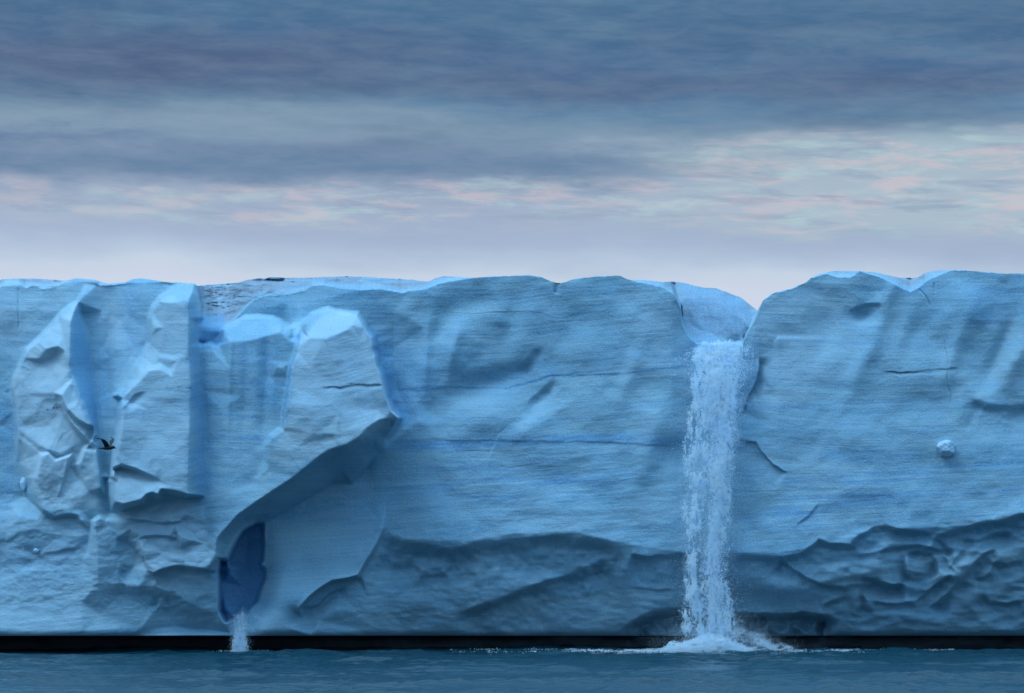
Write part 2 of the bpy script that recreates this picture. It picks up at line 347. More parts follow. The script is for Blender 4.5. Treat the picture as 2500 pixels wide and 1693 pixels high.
# overhang lips at the foot of the pillar
S("276,1142 297,1136 330,1145 360,1158 390,1170", [6.4,6.6,6.8,6.9,6.8], [4.9,4.9,5.3,6.0,6.6], 5, 1)
L("280,1176,5.9 317,1170,6.2 350,1190,6.6 420,1180,7.0", 9)
S("279,1225 300,1232 345,1222 357,1208 373,1203 386,1210 394,1195 430,1200 459,1208", [6.4,6.8,7.0,7.1,7.1,7.1,7.1,7.1,7.0], [5.6,5.4,5.2,5.2,5.2,5.2,5.2,5.2,5.4], 8, 1)
L("296,1252,4.0 340,1240,4.0 375,1232,4.1 413,1226,4.2 459,1216,4.4", 9)
L("310,1262,4.4 340,1272,4.9 372,1272,5.0 400,1262,5.0 455,1255,5.1", 10)
S("310,1262 335,1268 365,1272 400,1276 440,1272", [5.2]*5, [4.6]*5, 5, 1)
S("353,1308 397,1306 426,1311 434,1306 441,1338 455,1325 468,1322", [5.3]*7, [4.6]*7, 5, 1)
L("320,1290,4.5 345,1330,4.9 352,1370,4.7 358,1392,4.6", 12)
L("400,1350,5.2 440,1365,5.5 480,1350,5.3 500,1330,5.2", 25)
S("375,1398 400,1388 430,1381 470,1386 507,1390", [5.5]*5, [4.5]*5, 8, 1)
L("400,1420,3.9 450,1425,3.9 500,1430,4.0", 20)
L("308,1325,3.5 335,1350,3.4 350,1375,3.5 300,1400,3.3", 12)
L("295,1430,3.6 340,1432,4.2 380,1432,4.4 420,1445,4.2 460,1470,3.8 500,1490,3.6", 12)
L("300,1450,3.3 360,1455,3.6 400,1460,3.5 335,1545,3.3 350,1510,3.3 364,1480,3.3", 12); L("380,1480,2.9 410,1470,3.1 420,1530,2.4 500,1540,2.2", 20)
# valley beside the ridge and the middle slab
L("486,850,3.6 492,937,3.9 500,1000,4.1 503,1069,4.3 503,1159,4.7 500,1240,5.0 512,1300,5.2", 9)
S("484,836 492,843 505,841 512,840 529,846 541,838 545,805 559,799 575,790 598,776 625,774 664,777 684,785 697,795 707,800 724,799 731,812", 
  [3.3,3.4,3.4,3.5,3.6,3.5,3.1,2.6,2.2,1.8,1.6,1.6,1.7,2.1,2.6,2.8,3.0], [1.9,1.7,1.5,1.4,1.3,1.2,.2,-1.0,-1.4,-1.2,-1.2,-1.2,-1.2,-1.1,-.9,-.4,.6], 4, -1)
L("560,835,4.5 600,832,4.6 631,826,4.5 665,815,4.3 684,810,4.2 705,830,4.3", 9)
L("520,860,4.0 560,900,4.7 620,920,4.8 690,900,4.8 540,1000,4.8 610,1010,4.9 680,1000,5.0 560,1100,5.2 620,1100,5.3 560,1200,5.6 620,1180,5.7", 60)
L("650,860,4.4 655,920,4.5", 20)
# the leaning flake
S("729,834 725,845 720,871 709,898 707,924 699,974 694,1003 692,1046", [5.0,5.4,5.8,6.0,6.1,6.4,6.5,6.5], [4.0,4.2,4.4,4.5,4.6,4.8,4.9,5.3], 5, 1)
L("692,1050,6.4 664,1069,6.2 656,1086,6.2 654,1119,6.1 660,1150,6.1", 8); L("684,1040,5.1 655,1062,5.2 645,1086,5.4 644,1119,5.6", 8)
S("734,817 734,805 740,792 763,769 800,756 820,762 846,766 872,768 886,789 896,808 910,825 914,842 912,855 919,871 922,894 932,914 938,941 945,974 958,1003 976,1020 962,1043 942,1073 938,1099 919,1102 896,1132 872,1159 857,1176",
  [4.2,4.0,3.6,3.2,3.0,3.2,3.7,4.2,4.9,5.2,5.4,5.5,5.5,5.6,5.7,5.8,6.0,6.1,6.0,5.6,4.4,3.4,3.0,2.8,2.4,2.0,1.7],
  [.6,.4,-.3,-.8,-.9,-.9]+[-.9]*8+[-.6]*5+[-.2,0,.2,.4,.5,.6,.7,.7], 5, -1)
L("753,825,5.6 796,826,6.0 825,815,5.8 850,803,5.5 858,795,5.2 874,772,4.4", 8)
L("880,830,5.2 890,880,5.4 900,950,5.7 920,1000,5.8", 20)
L("760,900,6.2 820,900,6.2 860,930,6.0 760,1000,6.8 830,1000,6.7 880,1000,6.4", 40)
L("760,1060,7.0 820,1060,7.2 860,1050,7.1 700,1100,6.8", 25)
# slab lip and its underside
L("975,1021,5.3 929,1023,6.3 896,1046,6.9 876,1069,7.1 846,1086,7.2 803,1099,7.2 773,1119,7.1 730,1155,6.9 711,1170,6.8 665,1199,6.5 625,1226,6.3 579,1259,6.1 559,1282,6.0 530,1312,5.9 526,1335,5.8 527,1351,5.6 536,1364,5.2", 6)
L("955,1043,4.2 925,1058,4.4 905,1080,4.3 870,1105,4.2 835,1125,4.2 800,1145,4.2 765,1170,4.2 725,1195,4.2 680,1225,4.1 640,1245,3.9 600,1272,3.8 575,1300,3.9 558,1330,4.1 545,1355,4.3", 6)
L("860,1142,2.9 820,1158,2.8 790,1175,2.8 750,1203,2.7 700,1232,2.6 660,1256,2.5", 8)
L("855,1181,.7 814,1180,.9 767,1210,1.0 731,1229,1.1 691,1253,1.1 645,1276,1.1", 8)
# cave
S("622,1278 592,1295 579,1315 563,1348 556,1366 555,1366 536,1366 531,1398 534,1417 534,1493 549,1520 566,1516", [2.0,3.6,3.9,4.0,4.0,4.0,4.3,4.0,4.0,3.8,3.4,3.0], [-.5]*9+[-.5,-.2,.2], 4, -1)
S("622,1278 644,1276 645,1332 643,1371 636,1378 650,1391 650,1411 636,1447 630,1470 609,1488", [1.4,1.1,1.1,1.1,1.2,1.1,1.1,1.3,1.5,1.7], [-.5,-.4,-.3,-.2,-.2,-.3,-.4,-.4,-.4,-.1], 4, 1)
L("600,1330,-1.0 600,1400,-.9 595,1450,-.8 592,1475,-.5", 15)
L("557,1372,.8 559,1400,.2", 10)
L("545,1400,-.6 545,1450,-.3 550,1490,.2 565,1500,.6", 10)
L("570,1520,2.4 590,1510,2.2 610,1500,2.4 620,1545,3.0 560,1545,2.8", 8)
# wall right of the cave
L("660,1290,.9 720,1280,.8 800,1250,.6 880,1220,.4 950,1180,.3", 30)
L("680,1350,1.9 740,1350,1.8 820,1340,1.6 880,1330,1.3", 30); L("680,1450,3.2 720,1460,3.0 650,1520,3.4 700,1530,2.9 760,1553,1.8 640,1553,3.2", 25)
L("780,1400,1.7 830,1390,1.7", 20)
L("960,760,-.9 960,850,-1.2 970,950,-1.1 1005,1040,.1 965,1125,.3", 25); L("880,740,-.9 800,730,-.9 700,740,-1 620,760,-1.2", 25)
# the flaring foot of the flake right of the cave
S("731,1482 755,1455 777,1437 810,1416 843,1412 873,1406 890,1375 915,1335 936,1287", [3.3,3.2,3.1,3.0,2.8,2.4,2.0,1.7,1.0], [2.0,1.8,1.5,1.3,1.2,1.0,.9,.7,.5], 8, 1)
L("745,1500,.9 790,1470,.7 843,1436,.6 877,1415,.5", 8); L("735,1508,1.5 760,1530,1.1 820,1490,1.1 850,1530,.2 900,1460,.3 900,1553,-.3", 20)
L("940,1400,.2 1000,1400,0 960,1500,-.7 1000,1553,-1.6", 40)

P = np.array(LINES); 
co = [Vector((q[0], q[1])) for q in P]
ov, oe, of, origv, _, _ = geometry.delaunay_2d_cdt(co, [], [], 0, .3)
OV = np.array([(v.x, v.y) for v in ov]); OZ = np.array([P[i_, 2].mean() if len(i_) else 0 for i_ in origv])
H = np.zeros_like(PX); 
for tri in of:
    ax_, ay_, bx_, by_, cx_, cy_ = OV[tri].ravel(); z0, z1, z2 = OZ[list(tri)]
    det = (by_-cy_)*(ax_-cx_)+(cx_-bx_)*(ay_-cy_)
    if abs(det) < 1e-6: continue
    c0 = np.searchsorted(xs, min(ax_, bx_, cx_)); c1 = np.searchsorted(xs, max(ax_, bx_, cx_))+1
    ylo, yhi = min(ay_, by_, cy_), max(ay_, by_, cy_)
    sub = sky_y[c0:c1]
    if len(sub) == 0: continue
    r0 = max(0, int((ylo-sub.max())/(BOT-sub.max())*(NR-1))-1); r1 = min(NR, int((yhi-sub.min())/(BOT-sub.min())*(NR-1))+2)
    if ylo < sub.max(): r0 = 0
    if r1 <= r0: continue
    x_, y_ = PX[r0:r1, c0:c1], PY[r0:r1, c0:c1]
    l0 = ((by_-cy_)*(x_-cx_)+(cx_-bx_)*(y_-cy_))/det; l1 = ((cy_-ay_)*(x_-cx_)+(ax_-cx_)*(y_-cy_))/det; l2 = 1-l0-l1
    ins = (l0 >= -1e-6) & (l1 >= -1e-6) & (l2 >= -1e-6)
    H[r0:r1, c0:c1][ins] = (l0*z0+l1*z1+l2*z2)[ins]
# edges of the hull (top and bottom rows)
for j in (slice(None),):
    pass
msk = (H == 0)
idx = np.where(~msk, np.arange(NR)[:, None], 0); idx = np.maximum.accumulate(idx, 0); H = np.where(msk, H[idx, np.arange(len(xs))[None, :]], H)
top0 = np.argmax(H != 0, 0); H = np.where(np.arange(NR)[:, None] < top0[None, :], H[top0, np.arange(len(xs))][None, :], H)

def polydist(P_, x_, y_):
    """distance to polyline, signed side (+ = right-hand of travel on the picture), arc parameter 0..1"""
    bd = np.full(x_.shape, 1e9); sg = np.zeros(x_.shape); pr = np.zeros(x_.shape)
    Ls = [math.hypot(b_[0]-a_[0], b_[1]-a_[1]) for a_, b_ in zip(P_[:-1], P_[1:])]; tot = sum(Ls); acc = 0
    for (a_, b_), l in zip(zip(P_[:-1], P_[1:]), Ls):
        dx, dy = (b_[0]-a_[0])/l, (b_[1]-a_[1])/l
        t = (x_-a_[0])*dx+(y_-a_[1])*dy; tcl = np.clip(t, 0, l)
        qx, qy = x_-(a_[0]+dx*tcl), y_-(a_[1]+dy*tcl); d = np.hypot(qx, qy)
        cr = dx*qy-dy*qx
        m_ = d < bd; bd = np.where(m_, d, bd); sg = np.where(m_, np.sign(cr)+(cr == 0), sg); pr = np.where(m_, (acc+tcl)/tot, pr); acc += l
    return bd*sg, pr
def window(P_, m_):
    x0 = min(q[0] for q in P_)-m_; x1 = max(q[0] for q in P_)+m_; y0 = min(q[1] for q in P_)-m_; y1 = max(q[1] for q in P_)+m_
    c0, c1 = np.searchsorted(xs, x0), np.searchsorted(xs, x1)
    if c1 <= c0+1: return None
    sy = sky_y[c0:c1]; r0 = max(0, int((y0-sy.max())/(BOT-sy.max())*(NR-1))-2); r1 = min(NR, max(0, int((y1-sy.min())/(BOT-sy.min())*(NR-1))+3))
    if y0 < sy.max(): r0 = 0
    return (slice(r0, r1), slice(c0, c1)) if r1 > r0 else None
def ledge(s, up=.2, dn=.6, wu=50, wd=110, sharp=5, taper=.12, wob=3.0):
    """overhang: the ice swells to +up above the line, drops dn within `sharp` px below it, and recovers over wd px
    (line drawn left to right: below = +side)"""
    P_ = pts(s); W_ = window(P_, max(wu, wd)+10)
    if W_ is None: return
    x_, y_ = PX[W_], PY[W_]; x2 = x_+fbm(x_/22, y_/22, 31, 3)*wob; y2 = y_+fbm(x_/22, y_/22, 37, 3)*wob
    d, pr = polydist(P_, x2, y2)
    tp = sstep(0, taper, pr)*sstep(1, 1-taper, pr)
    ab = up*np.exp(-np.clip(-d, 0, None)/wu*2.2)*(d <= 0)
    u = np.clip(d, 0, None)
    prof = np.where(u < sharp, up-(up+dn)*sstep(0, sharp, u), -dn*(1-sstep(sharp, wd, u)))
    tp = tp*np.clip(.75+.6*fbm(x_/45, y_/45, 43, 3), .1, 1.3)
    H[W_] += tp*np.where(d <= 0, ab*sstep(wu+8, wu*.4, -d), prof*(u < wd))
def trough(s, A_, wu, wd, taper=.2, soft_=10):
    P_ = pts(s); W_ = window(P_, 2.2*max(wu, wd)); x_, y_ = PX[W_], PY[W_]
    d, pr = polydist(P_, x_+fbm(x_/50, y_/50, 191, 3)*8, y_+fbm(x_/50, y_/50, 193, 3)*8)
    w_ = np.where(d > 0, wd, wu); q = np.sqrt(d*d+soft_*soft_)-soft_
    H[W_] -= A_*np.exp(-(q/w_)**1.3)*sstep(0, taper, pr)*sstep(1, 1-taper, pr)
def dent(cx, cy, rx, ry, rot, amt, p=1.0):
    c_, s_ = math.cos(math.radians(rot)), math.sin(math.radians(rot))
    x_ = (PX-cx); y_ = (PY-cy); a_ = (x_*c_+y_*s_)/rx; b_ = (-x_*s_+y_*c_)/ry
    H[:] += amt*np.exp(-(np.abs(a_*a_+b_*b_)**p))
H = np.where(H > 0, H*(1-.27*sstep(1040, 960, PX)), H)
H = gauss(H, 1.5, 1.5)
nb_ = np.exp(-(((PX-728)/20)**2+((PY-812)/22)**2)**1.5); H = H*(1-nb_)+gauss(H, 8, 8)*nb_
def poly_mask(s, soft=6.0):
    P_ = pts(s); P_ = P_+[P_[0]]; W_ = window(P_, 30); out = np.zeros_like(PX)
    x_, y_ = PX[W_], PY[W_]; d, _ = polydist(P_, x_, y_); ins = np.zeros(x_.shape, bool)
    for a_, b_ in zip(P_[:-1], P_[1:]):
        if a_[1] == b_[1]: continue
        c_ = ((a_[1] > y_) != (b_[1] > y_)) & (x_ < (b_[0]-a_[0])*(y_-a_[1])/(b_[1]-a_[1])+a_[0]); ins ^= c_
    sd_ = np.where(ins, np.abs(d), -np.abs(d)); out[W_] = sstep(-soft, soft, sd_); return out

# middle wall scallops
ledge("1252,908 1270,892 1290,868 1312,838", .02, .22, 26, 40, 16, .3)
ledge("1275,988 1308,962 1328,942 1348,914", .02, .24, 26, 40, 16, .3)
trough("1020,1030 1080,1000 1125,985 1171,968 1221,958 1257,967 1290,995 1320,1040", .62, 80, 80, .15, 8)
trough("1010,800 1040,765 1100,740 1160,752 1210,715", .20, 60, 40, .2)
trough("1120,905 1160,880 1200,830 1225,780", .16, 50, 26, .25); trough("1040,900 1050,860 1090,800", .12, 30, 24, .25)
trough("1560,1010 1585,960 1600,900", .14, 60, 24, .3); trough("2050,800 2090,760 2150,742", .18, 50, 26, .25); trough("1960,900 2010,830 2040,740 2060,700", .15, 70, 30, .25)
trough("2180,900 2230,820 2290,760 2320,700", .13, 60, 26, .25); trough("2370,950 2410,860 2450,790 2490,720", .18, 60, 34, .2)
dent(1080, 800, 60, 28, -40, -.35); dent(1130, 690+60, 120, 30, -12, -.3); dent(1245, 800, 26, 75, 15, -.3); dent(1200, 930, 120, 30, -20, -.35)
dent(1420, 770, 60, 120, 40, -.15); dent(1180, 1020, 140, 55, -8, .35); dent(1040, 860, 16, 90, 8, .25); dent(1105, 860, 16, 80, 10, .25)
dent(1150, 760, 40, 90, 20, .12); dent(1545, 900, 22, 90, 20, .22); dent(1590, 1080, 30, 110, 18, .3); dent(1650, 1110, 60, 40, 0, -.35)
ledge("940,1066 1100,1072 1300,1074 1500,1078 1650,1086", .02, .04, 20, 30, 7, .05)
ledge("940,1098 1100,1100 1250,1098 1450,1094 1640,1092", .0, .02, 15, 24, 5, .1)
ledge("950,952 1080,944 1240,946 1300,930 1345,915 1500,912 1640,896 1690,890", .01, .02, 14, 18, 4, .05)
pass
# lower coves
ledge("936,1287 976,1308 1055,1328 1100,1335 1166,1321 1265,1310 1374,1302 1430,1306 1490,1315 1516,1331 1540,1337", .10, .85, 70, 180, 42, .08)
ledge("1536,1351 1579,1356 1655,1349 1700,1350", .12, .75, 60, 110, 12, .1)
ledge("1100,1503 1166,1475 1232,1454 1298,1427 1331,1414 1397,1397 1447,1371 1490,1351", .25, .6, 110, 170, 24, .12)
ledge("1500,1545 1540,1516 1562,1504 1595,1490 1629,1483 1700,1482 1790,1492 1869,1497 1964,1492 2020,1498 2060,1512", .3, 2.6, 60, 90, 26, .1)
dent(1280, 1440, 170, 26, -20, .3); dent(1210, 1425, 200, 36, -16, .35); dent(2130, 1390, 110, 40, -6, .35); dent(2330, 1400, 90, 26, -52, .35); dent(1950, 1440, 100, 30, 6, .25)
ledge("1380,1430 1440,1400 1500,1384", .05, .15, 20, 30, 5, .3); ledge("1530,1432 1600,1438 1660,1440", .06, .12, 20, 30, 5, .3)
ledge("731,1484 770,1478 800,1450 845,1430", .05, .3, 20, 30, 6, .2)
# right lower folds
ledge("1790,1349 1851,1354 1911,1357 1945,1351 1971,1337 1998,1315 2028,1324 2073,1328 2092,1305 2126,1288 2163,1279 2201,1292 2243,1296 2280,1296", .12, .48, 60, 90, 18, .05)
ledge("2275,1306 2341,1288 2397,1273 2435,1270 2500,1253 2600,1240 2800,1262", .12, .62, 60, 100, 20, .05)
ledge("1903,1360 1934,1383 1971,1411 2020,1428 2077,1435", .15, .45, 40, 70, 9, .1)
ledge("2099,1409 2130,1412 2170,1425 2215,1428", .25, .8, 50, 60, 9, .15)
ledge("2135,1345 2180,1335 2240,1330 2290,1338", .15, .5, 40, 70, 12, .2)
ledge("2205,1350 2240,1345 2275,1350 2292,1375 2290,1405 2262,1425", .2, .5, 34, 40, 8, .15)
ledge("2215,1350 2212,1375 2218,1400 2232,1418", .2, .45, 30, 36, 8, .2)
ledge("2230,1470 2265,1445 2300,1415 2320,1400", .15, .6, 30, 45, 8, .15)
ledge("2280,1310 2310,1325 2330,1350 2320,1370", .1, .6, 40, 70, 12, .2)
ledge("2265,1485 2300,1460 2340,1420 2378,1372 2400,1350 2430,1332", .2, .75, 45, 55, 9, .1)
ledge("2415,1380 2430,1368 2460,1375 2500,1365", .12, .4, 34, 55, 11, .15)
ledge("2375,1408 2400,1408 2415,1398 2418,1375", .12, .4, 34, 55, 11, .2)
ledge("2345,1310 2380,1318 2430,1300 2480,1296", .12, .5, 34, 55, 11, .2)
ledge("2395,1440 2420,1465 2460,1470 2500,1462", .12, .5, 40, 60, 11, .2)
ledge("2080,1470 2110,1440 2120,1480 2140,1500", .15, .5, 36, 55, 12, .2)
ledge("2000,1480 2040,1462 2080,1450", .15, .45, 40, 70, 12, .2)
ledge("2120,1462 2180,1475 2240,1465", .12, .4, 24, 34, 8, .2)
ledge("2260,1330 2300,1345 2320,1380 2360,1330", .08, .3, 20, 30, 7, .2)
# right wall
ledge("1803,1023 1821,977 1844,930 1852,892 1848,872", .12, .32, 20, 42, 5, .12)
ledge("1801,1072 1848,1078 1859,1101 1887,1132 1925,1153", .08, .26, 18, 60, 5, .1)
ledge("2070,756 2110,740 2160,738", .08, .25, 40, 60, 12, .2); dent(2105, 775, 30, 22, 0, -.4)
ledge("2150,905 2200,908 2260,902 2316,898 2345,897", .02, .06, 10, 14, 4, .12)
pass
ledge("1940,1283 1968,1262 1985,1243 2000,1226", .03, .08, 30, 40, 6, .2)
ledge("2360,960 2420,985 2500,985 2560,970", .1, .32, 60, 110, 26, .2)
dent(2120, 860, 25, 110, 25, .3); dent(2170, 720, 22, 60, 35, .3); dent(2210, 800, 22, 60, 20, .2); dent(2330, 860, 22, 90, 20, .28)
dent(2440, 860, 18, 70, 22, -.35); dent(2480, 880, 26, 90, 30, .4); dent(2030, 820, 60, 60, 0, -.25); dent(2250, 1000, 90, 40, -10, -.25); dent(2080, 1050, 60, 50, 0, .3)
dent(2390, 740, 60, 60, 0, .35); dent(2300, 700, 30, 40, 0, -.2)
pass
# left details
ledge("0,1330 40,1300 80,1290 120,1300", .04, .10, 40, 70, 12, .2); ledge("30,1400 60,1372 110,1350 160,1335 220,1330", .04, .10, 30, 30, 10, .2)
ledge("295,1000 330,960 360,950", .05, .2, 30, 30, 9, .3)
ledge("790,942 830,944 860,937 938,938", .02, .07, 14, 16, 4, .1)
# vertical flutes in the middle slab
for cx, wd_, am in ((598, 12, -.09), (625, 14, .06), (648, 12, -.11), (668, 12, .06), (560, 8, .1), (300, 20, .15), (262, 12, -.2)):
    dent(cx, 930, wd_, 170, 2, am)
# vertical cracks
def crack(s, depth=.35, w_=3.0):
    P_ = pts(s); W_ = window(P_, 12); x_, y_ = PX[W_], PY[W_]; d, pr = polydist(P_, x_+fbm(x_/9, y_/9, 71, 2)*1.5, y_)
    H[W_] -= depth*np.exp(-(d/w_)**2)*sstep(0, .1, pr)*sstep(1, .9, pr)
crack("2305,830 2312,870 2316,898", .05, 1.6); crack("2314,905 2312,940 2322,965 2323,990", .05, 1.6); crack("2243,705 2262,725 2272,750", .07, 2); crack("2280,690 2284,715", .06, 2)
crack("733,800 731,815 727,835 721,868 710,896 706,924 698,974 693,1003 690,1046", .30, 3.2); crack("1361,690 1358,718", .12, 6); crack("655,1086 653,1119 660,1160", .06, 2.5); pass
crack("45,700 45,810", .06, 2)

# broad swells, broken facets and fine relief
soft = fbm(PX/230, PY/190, 41, 4); rub0 = poly_mask('-900,660 980,660 980,1040 700,1270 520,1553 -900,1553', 30)
H += .30*soft+  .17*gauss(facets(PX/130-PY/160, PY/130+PX/300, 25, 1.3), 7, 7)*(1-np.clip(rub0, 0, 1))
H += .05*fbm(PX/60+PY/140, PY/45-PX/300, 45, 4)
rub = poly_mask("-200,1230 30,1180 100,1150 230,1250 270,1240 300,1260 470,1300 520,1340 530,1500 300,1500 -200,1480", 30)
H += rub*(.10*facets(PX/80, PY/60, 2, 1.1)+.015*facets(PX/26, PY/20, 3, 1.1)+.05*fbm(PX/30, PY/16, 180, 4))
shd = poly_mask("33,947 66,855 120,840 170,900 230,1050 240,1230 100,1240 45,1100", 16)
H += shd*(.14*facets(PX/76, PY/90, 5, 1.4)+.012*facets(PX/24, PY/28, 8, 1.2))
blk = poly_mask("290,1250 460,1225 520,1320 510,1400 380,1420", 12); H += blk*.12*facets(PX/30, PY/24, 6, 1.2)
cov = poly_mask("940,1320 1300,1330 1640,1370 1650,1540 760,1545 880,1420", 30)
H += cov*(.05*fbm(PX/26+PY/30, PY/9-PX/60, 51, 4)+.02*facets(PX/40-PY/30, PY/18, 12, .8))
fold = poly_mask("1990,1340 2090,1320 2170,1300 2500,1270 2900,1290 2900,1540 2040,1540", 30)
H += fold*(.10*facets(PX/80+PY/60, PY/50-PX/120, 14, 1.0)+.012*facets(PX/26, PY/18, 15, 1.0))
rg = lambda a_, b_, sd_: 1-2.4*np.abs(fbm(a_, b_, sd_, 3, .45))
H += fold*.17*rg((PX+PY*.9)/95, (PY-PX*.12)/36, 401)+cov*.015*rg((PX+PY)/70, (PY-PX*.2)/16, 405)+rub*.03*rg((PX+PY*.3)/60, PY/30, 409)+shd*.05*rg((PX+PY*.5)/50, (PY-PX*.4)/60, 413)
rw = poly_mask("960,1090 1640,1100 1640,1330 1000,1310", 30)
H += rw*.03*fbm(PX/70, PY/16, 19, 3)
# strata coordinate (metres up, bent with the layers)
bend = np.interp(xs, [-900, 0, 460, 500, 700, 940, 1250, 1350, 1650, 1800, 2100, 2500, 3400], [0, .1, -.2, .15, 0, .0, .0, .35, .9, .7, .3, .5, 1.5])
low = sstep(1100, 1300, PY)
strata = (1600-PY)/45-bend[None, :]*(1-low)-low*((PX-1250)/45*.075)+.14*fbm(PX/300, PY/150, 61, 3)
fl = poly_mask("734,817 800,756 872,768 976,1020 730,1155 692,1046", 6); strata = strata+fl*(.4-(PX-820)/45*.12+.35*np.sin((PX-700)/70))
s3_ = gauss(poly_mask('655,1292 860,1225 910,1250 880,1360 840,1395 770,1425 735,1470 700,1540 640,1540 655,1420', 4), 5, 5); H = H*(1-s3_)+gauss(H, 9, 9)*s3_
s2_ = gauss(poly_mask('900,1110 1000,1040 1060,1040 1060,1285 960,1285 930,1240', 10), 6, 6); H = H*(1-s2_)+gauss(H, 12, 12)*s2_
sm_ = np.clip(fold+cov*.7, 0, 1); H = H*(1-sm_)+gauss(H, 1.8, 1.8)*sm_
sl = fbm(PX/190, strata*3.6, 81, 4, .7)
fine = fbm(PX/80, strata*8.5, 85, 3, .65)
amp = 1-.7*np.clip(rub+shd+cov+fold, 0, 1)
H += amp*(.015*sl+.007*fine)
H += .006*fbm(PX/7, PY/6, 91, 3)
# the snow-covered top leans away behind the rim
back = np.clip((rim_y[None, :]-PY)/45, 0, None)
rec = back*7.0+fbm(PX/40, PY/9, 95, 4)*np.clip(back, 0, 1)*1.4
gl = poly_mask("1640,690 1650,724 1662,752 1664,787 1672,806 1687,826 1697,842 1815,842 1818,824 1832,800 1845,775 1853,755 1800,680 1700,680", 5)
gb1 = np.interp(xs, [1640, 1666, 1716, 1763, 1813, 1860], [775, 783, 806, 826, 834, 836])[None, :]+fbm(xs/25, xs*0, 97, 3)[None, :]*2
gb2 = np.interp(xs, [1640, 1666, 1697, 1728, 1763, 1801, 1832, 1860], [738, 733, 724, 730, 742, 768, 795, 810])[None, :]+fbm(xs/18, xs*0, 98, 3)[None, :]*3
cl = lambda v: np.clip(v, 0, None)/45
recg = .3+1.7*(cl(838-PY)-cl(gb1-PY))+.8*(cl(gb1-PY)-cl(gb2-PY))+2.2*cl(gb2-PY)
recg = recg+.25*fbm(PX/12-PY/60, PY/60, 99, 3)*((PY < gb1) & (PY > gb2))
recg = gauss(recg, 2.5, 2.5)
rec = rec*(1-gl)+recg*gl*np.clip((rim_y[None, :]-PY)/3+1, 0, 1)
H -= rec
NC = len(xs)
H[-14:, :] -= (np.linspace(0, 1, 14)[:, None]**2.5)*.35            # rounded lower lip

# colour attributes (real ice colour: clear blue ice, bubbly white ice, grit; blue also holds painted flake shade)
blue = np.zeros_like(PX); white = np.zeros_like(PX); dirt = np.zeros_like(PX)
def poly_mask_w(s, soft):
    P_ = pts(s); P_ = P_+[P_[0]]; W_ = window(P_, 40); out = np.zeros_like(PX); am = min(14, 2+soft*.7)
    x_, y_ = PX[W_], PY[W_]; x_, y_ = x_+am*fbm(x_/30, y_/40, 151, 4), y_+am*fbm(x_/30, y_/40, 157, 4); d, _ = polydist(P_, x_, y_); ins = np.zeros(x_.shape, bool)
    for a_, b_ in zip(P_[:-1], P_[1:]):
        if a_[1] == b_[1]: continue
        ins ^= ((a_[1] > y_) != (b_[1] > y_)) & (x_ < (b_[0]-a_[0])*(y_-a_[1])/(b_[1]-a_[1])+a_[0])
    out[W_] = sstep(-soft, soft, np.where(ins, np.abs(d), -np.abs(d))); return out
def paint(A, s, k, soft=8): A[:] = np.maximum(A, k*poly_mask_w(s, soft))
paint(blue, "174,785 190,750 205,800 228,900 245,1040 232,1060 205,985 178,910", .6, 14)
paint(blue, "470,740 486,780 490,860 505,1000 510,1230 478,1240 472,1000", .55, 18)
paint(blue, "484,770 550,770 552,850 484,850", .55, 6)
blue[:] = np.maximum(blue, .8*poly_mask('622,1280 642,1278 644,1332 641,1371 635,1378 648,1393 648,1411 634,1447 628,1470 607,1488 566,1516 549,1520 535,1493 535,1417 532,1398 537,1367 557,1368 565,1348 580,1315 593,1296', 2.5))
paint(blue, "640,830 662,840 668,1000 650,1010 636,940", .4, 18)
paint(blue, "590,840 606,840 606,960 592,960", .35, 12)
paint(blue, "890,790 930,830 950,1010 1000,1060 950,1000 925,900", .5, 22)
paint(blue, "915,830 950,830 975,960 970,1010 940,960 922,880", .6, 16)  # shaded gap beside the flake, painted as darker blue
paint(blue, "1700,850 1830,845 1840,930 1800,1020 1780,1080 1700,1000", .5, 24)
paint(blue, "1670,690 1790,715 1845,770 1815,830 1700,836 1672,800", .25, 14)
paint(blue, "245,850 285,860 270,960 240,1000", .3, 25); paint(blue, "280,700 340,700 350,860 300,830", .3, 25)
paint(blue, "0,1000 30,980 40,1200 0,1280", .35, 20)
paint(blue, "2380,690 2480,690 2440,800 2360,790", .25, 30)
flk = poly_mask('734,817 734,805 740,792 763,769 800,756 820,762 846,766 872,768 886,789 896,808 910,825 914,842 912,855 919,871 922,894 932,914 938,941 945,974 958,1003 976,1020 962,1043 942,1073 938,1099 919,1102 896,1132 872,1159 857,1176 700,1150 655,1119 692,1046 720,871', 3); blue = blue*(1-flk)
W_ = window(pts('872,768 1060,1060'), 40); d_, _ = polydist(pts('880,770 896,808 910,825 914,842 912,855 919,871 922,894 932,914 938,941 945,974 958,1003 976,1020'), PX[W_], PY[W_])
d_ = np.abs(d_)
blue[W_] = np.maximum(blue[W_], .85*np.exp(-d_/24)*(1-flk[W_])*(PX[W_] > 860)*sstep(765, 830, PY[W_])*sstep(1075, 1020, PY[W_]))  # flake's soft shadow on the wall, painted as blue fading from its edge
band = sstep(20, 5, np.abs(PY-(1080+8*np.sin(PX/130))))*sstep(930, 960, PX)*sstep(1850, 1780, PX)
blue = np.maximum(blue, band*(.55+.55*fbm(PX/40, PY/7, 110, 4)))
def layer(s, k, w_):
    P_ = pts(s); W_ = window(P_, 30); x_, y_ = PX[W_], PY[W_]; d, pr = polydist(P_, x_, y_+fbm(x_/40, y_/40, 161, 3)*4)
    g_ = np.exp(-(np.abs(d)/(w_*(1+.6*fbm(x_/30, y_/8, 165, 3))))**1.5)*np.clip(.75+fbm(x_/25, y_/6, 167, 3)*.8, 0, 1)
    blue[W_] = np.maximum(blue[W_], k*g_*sstep(0, .06, pr)*sstep(1, .94, pr))
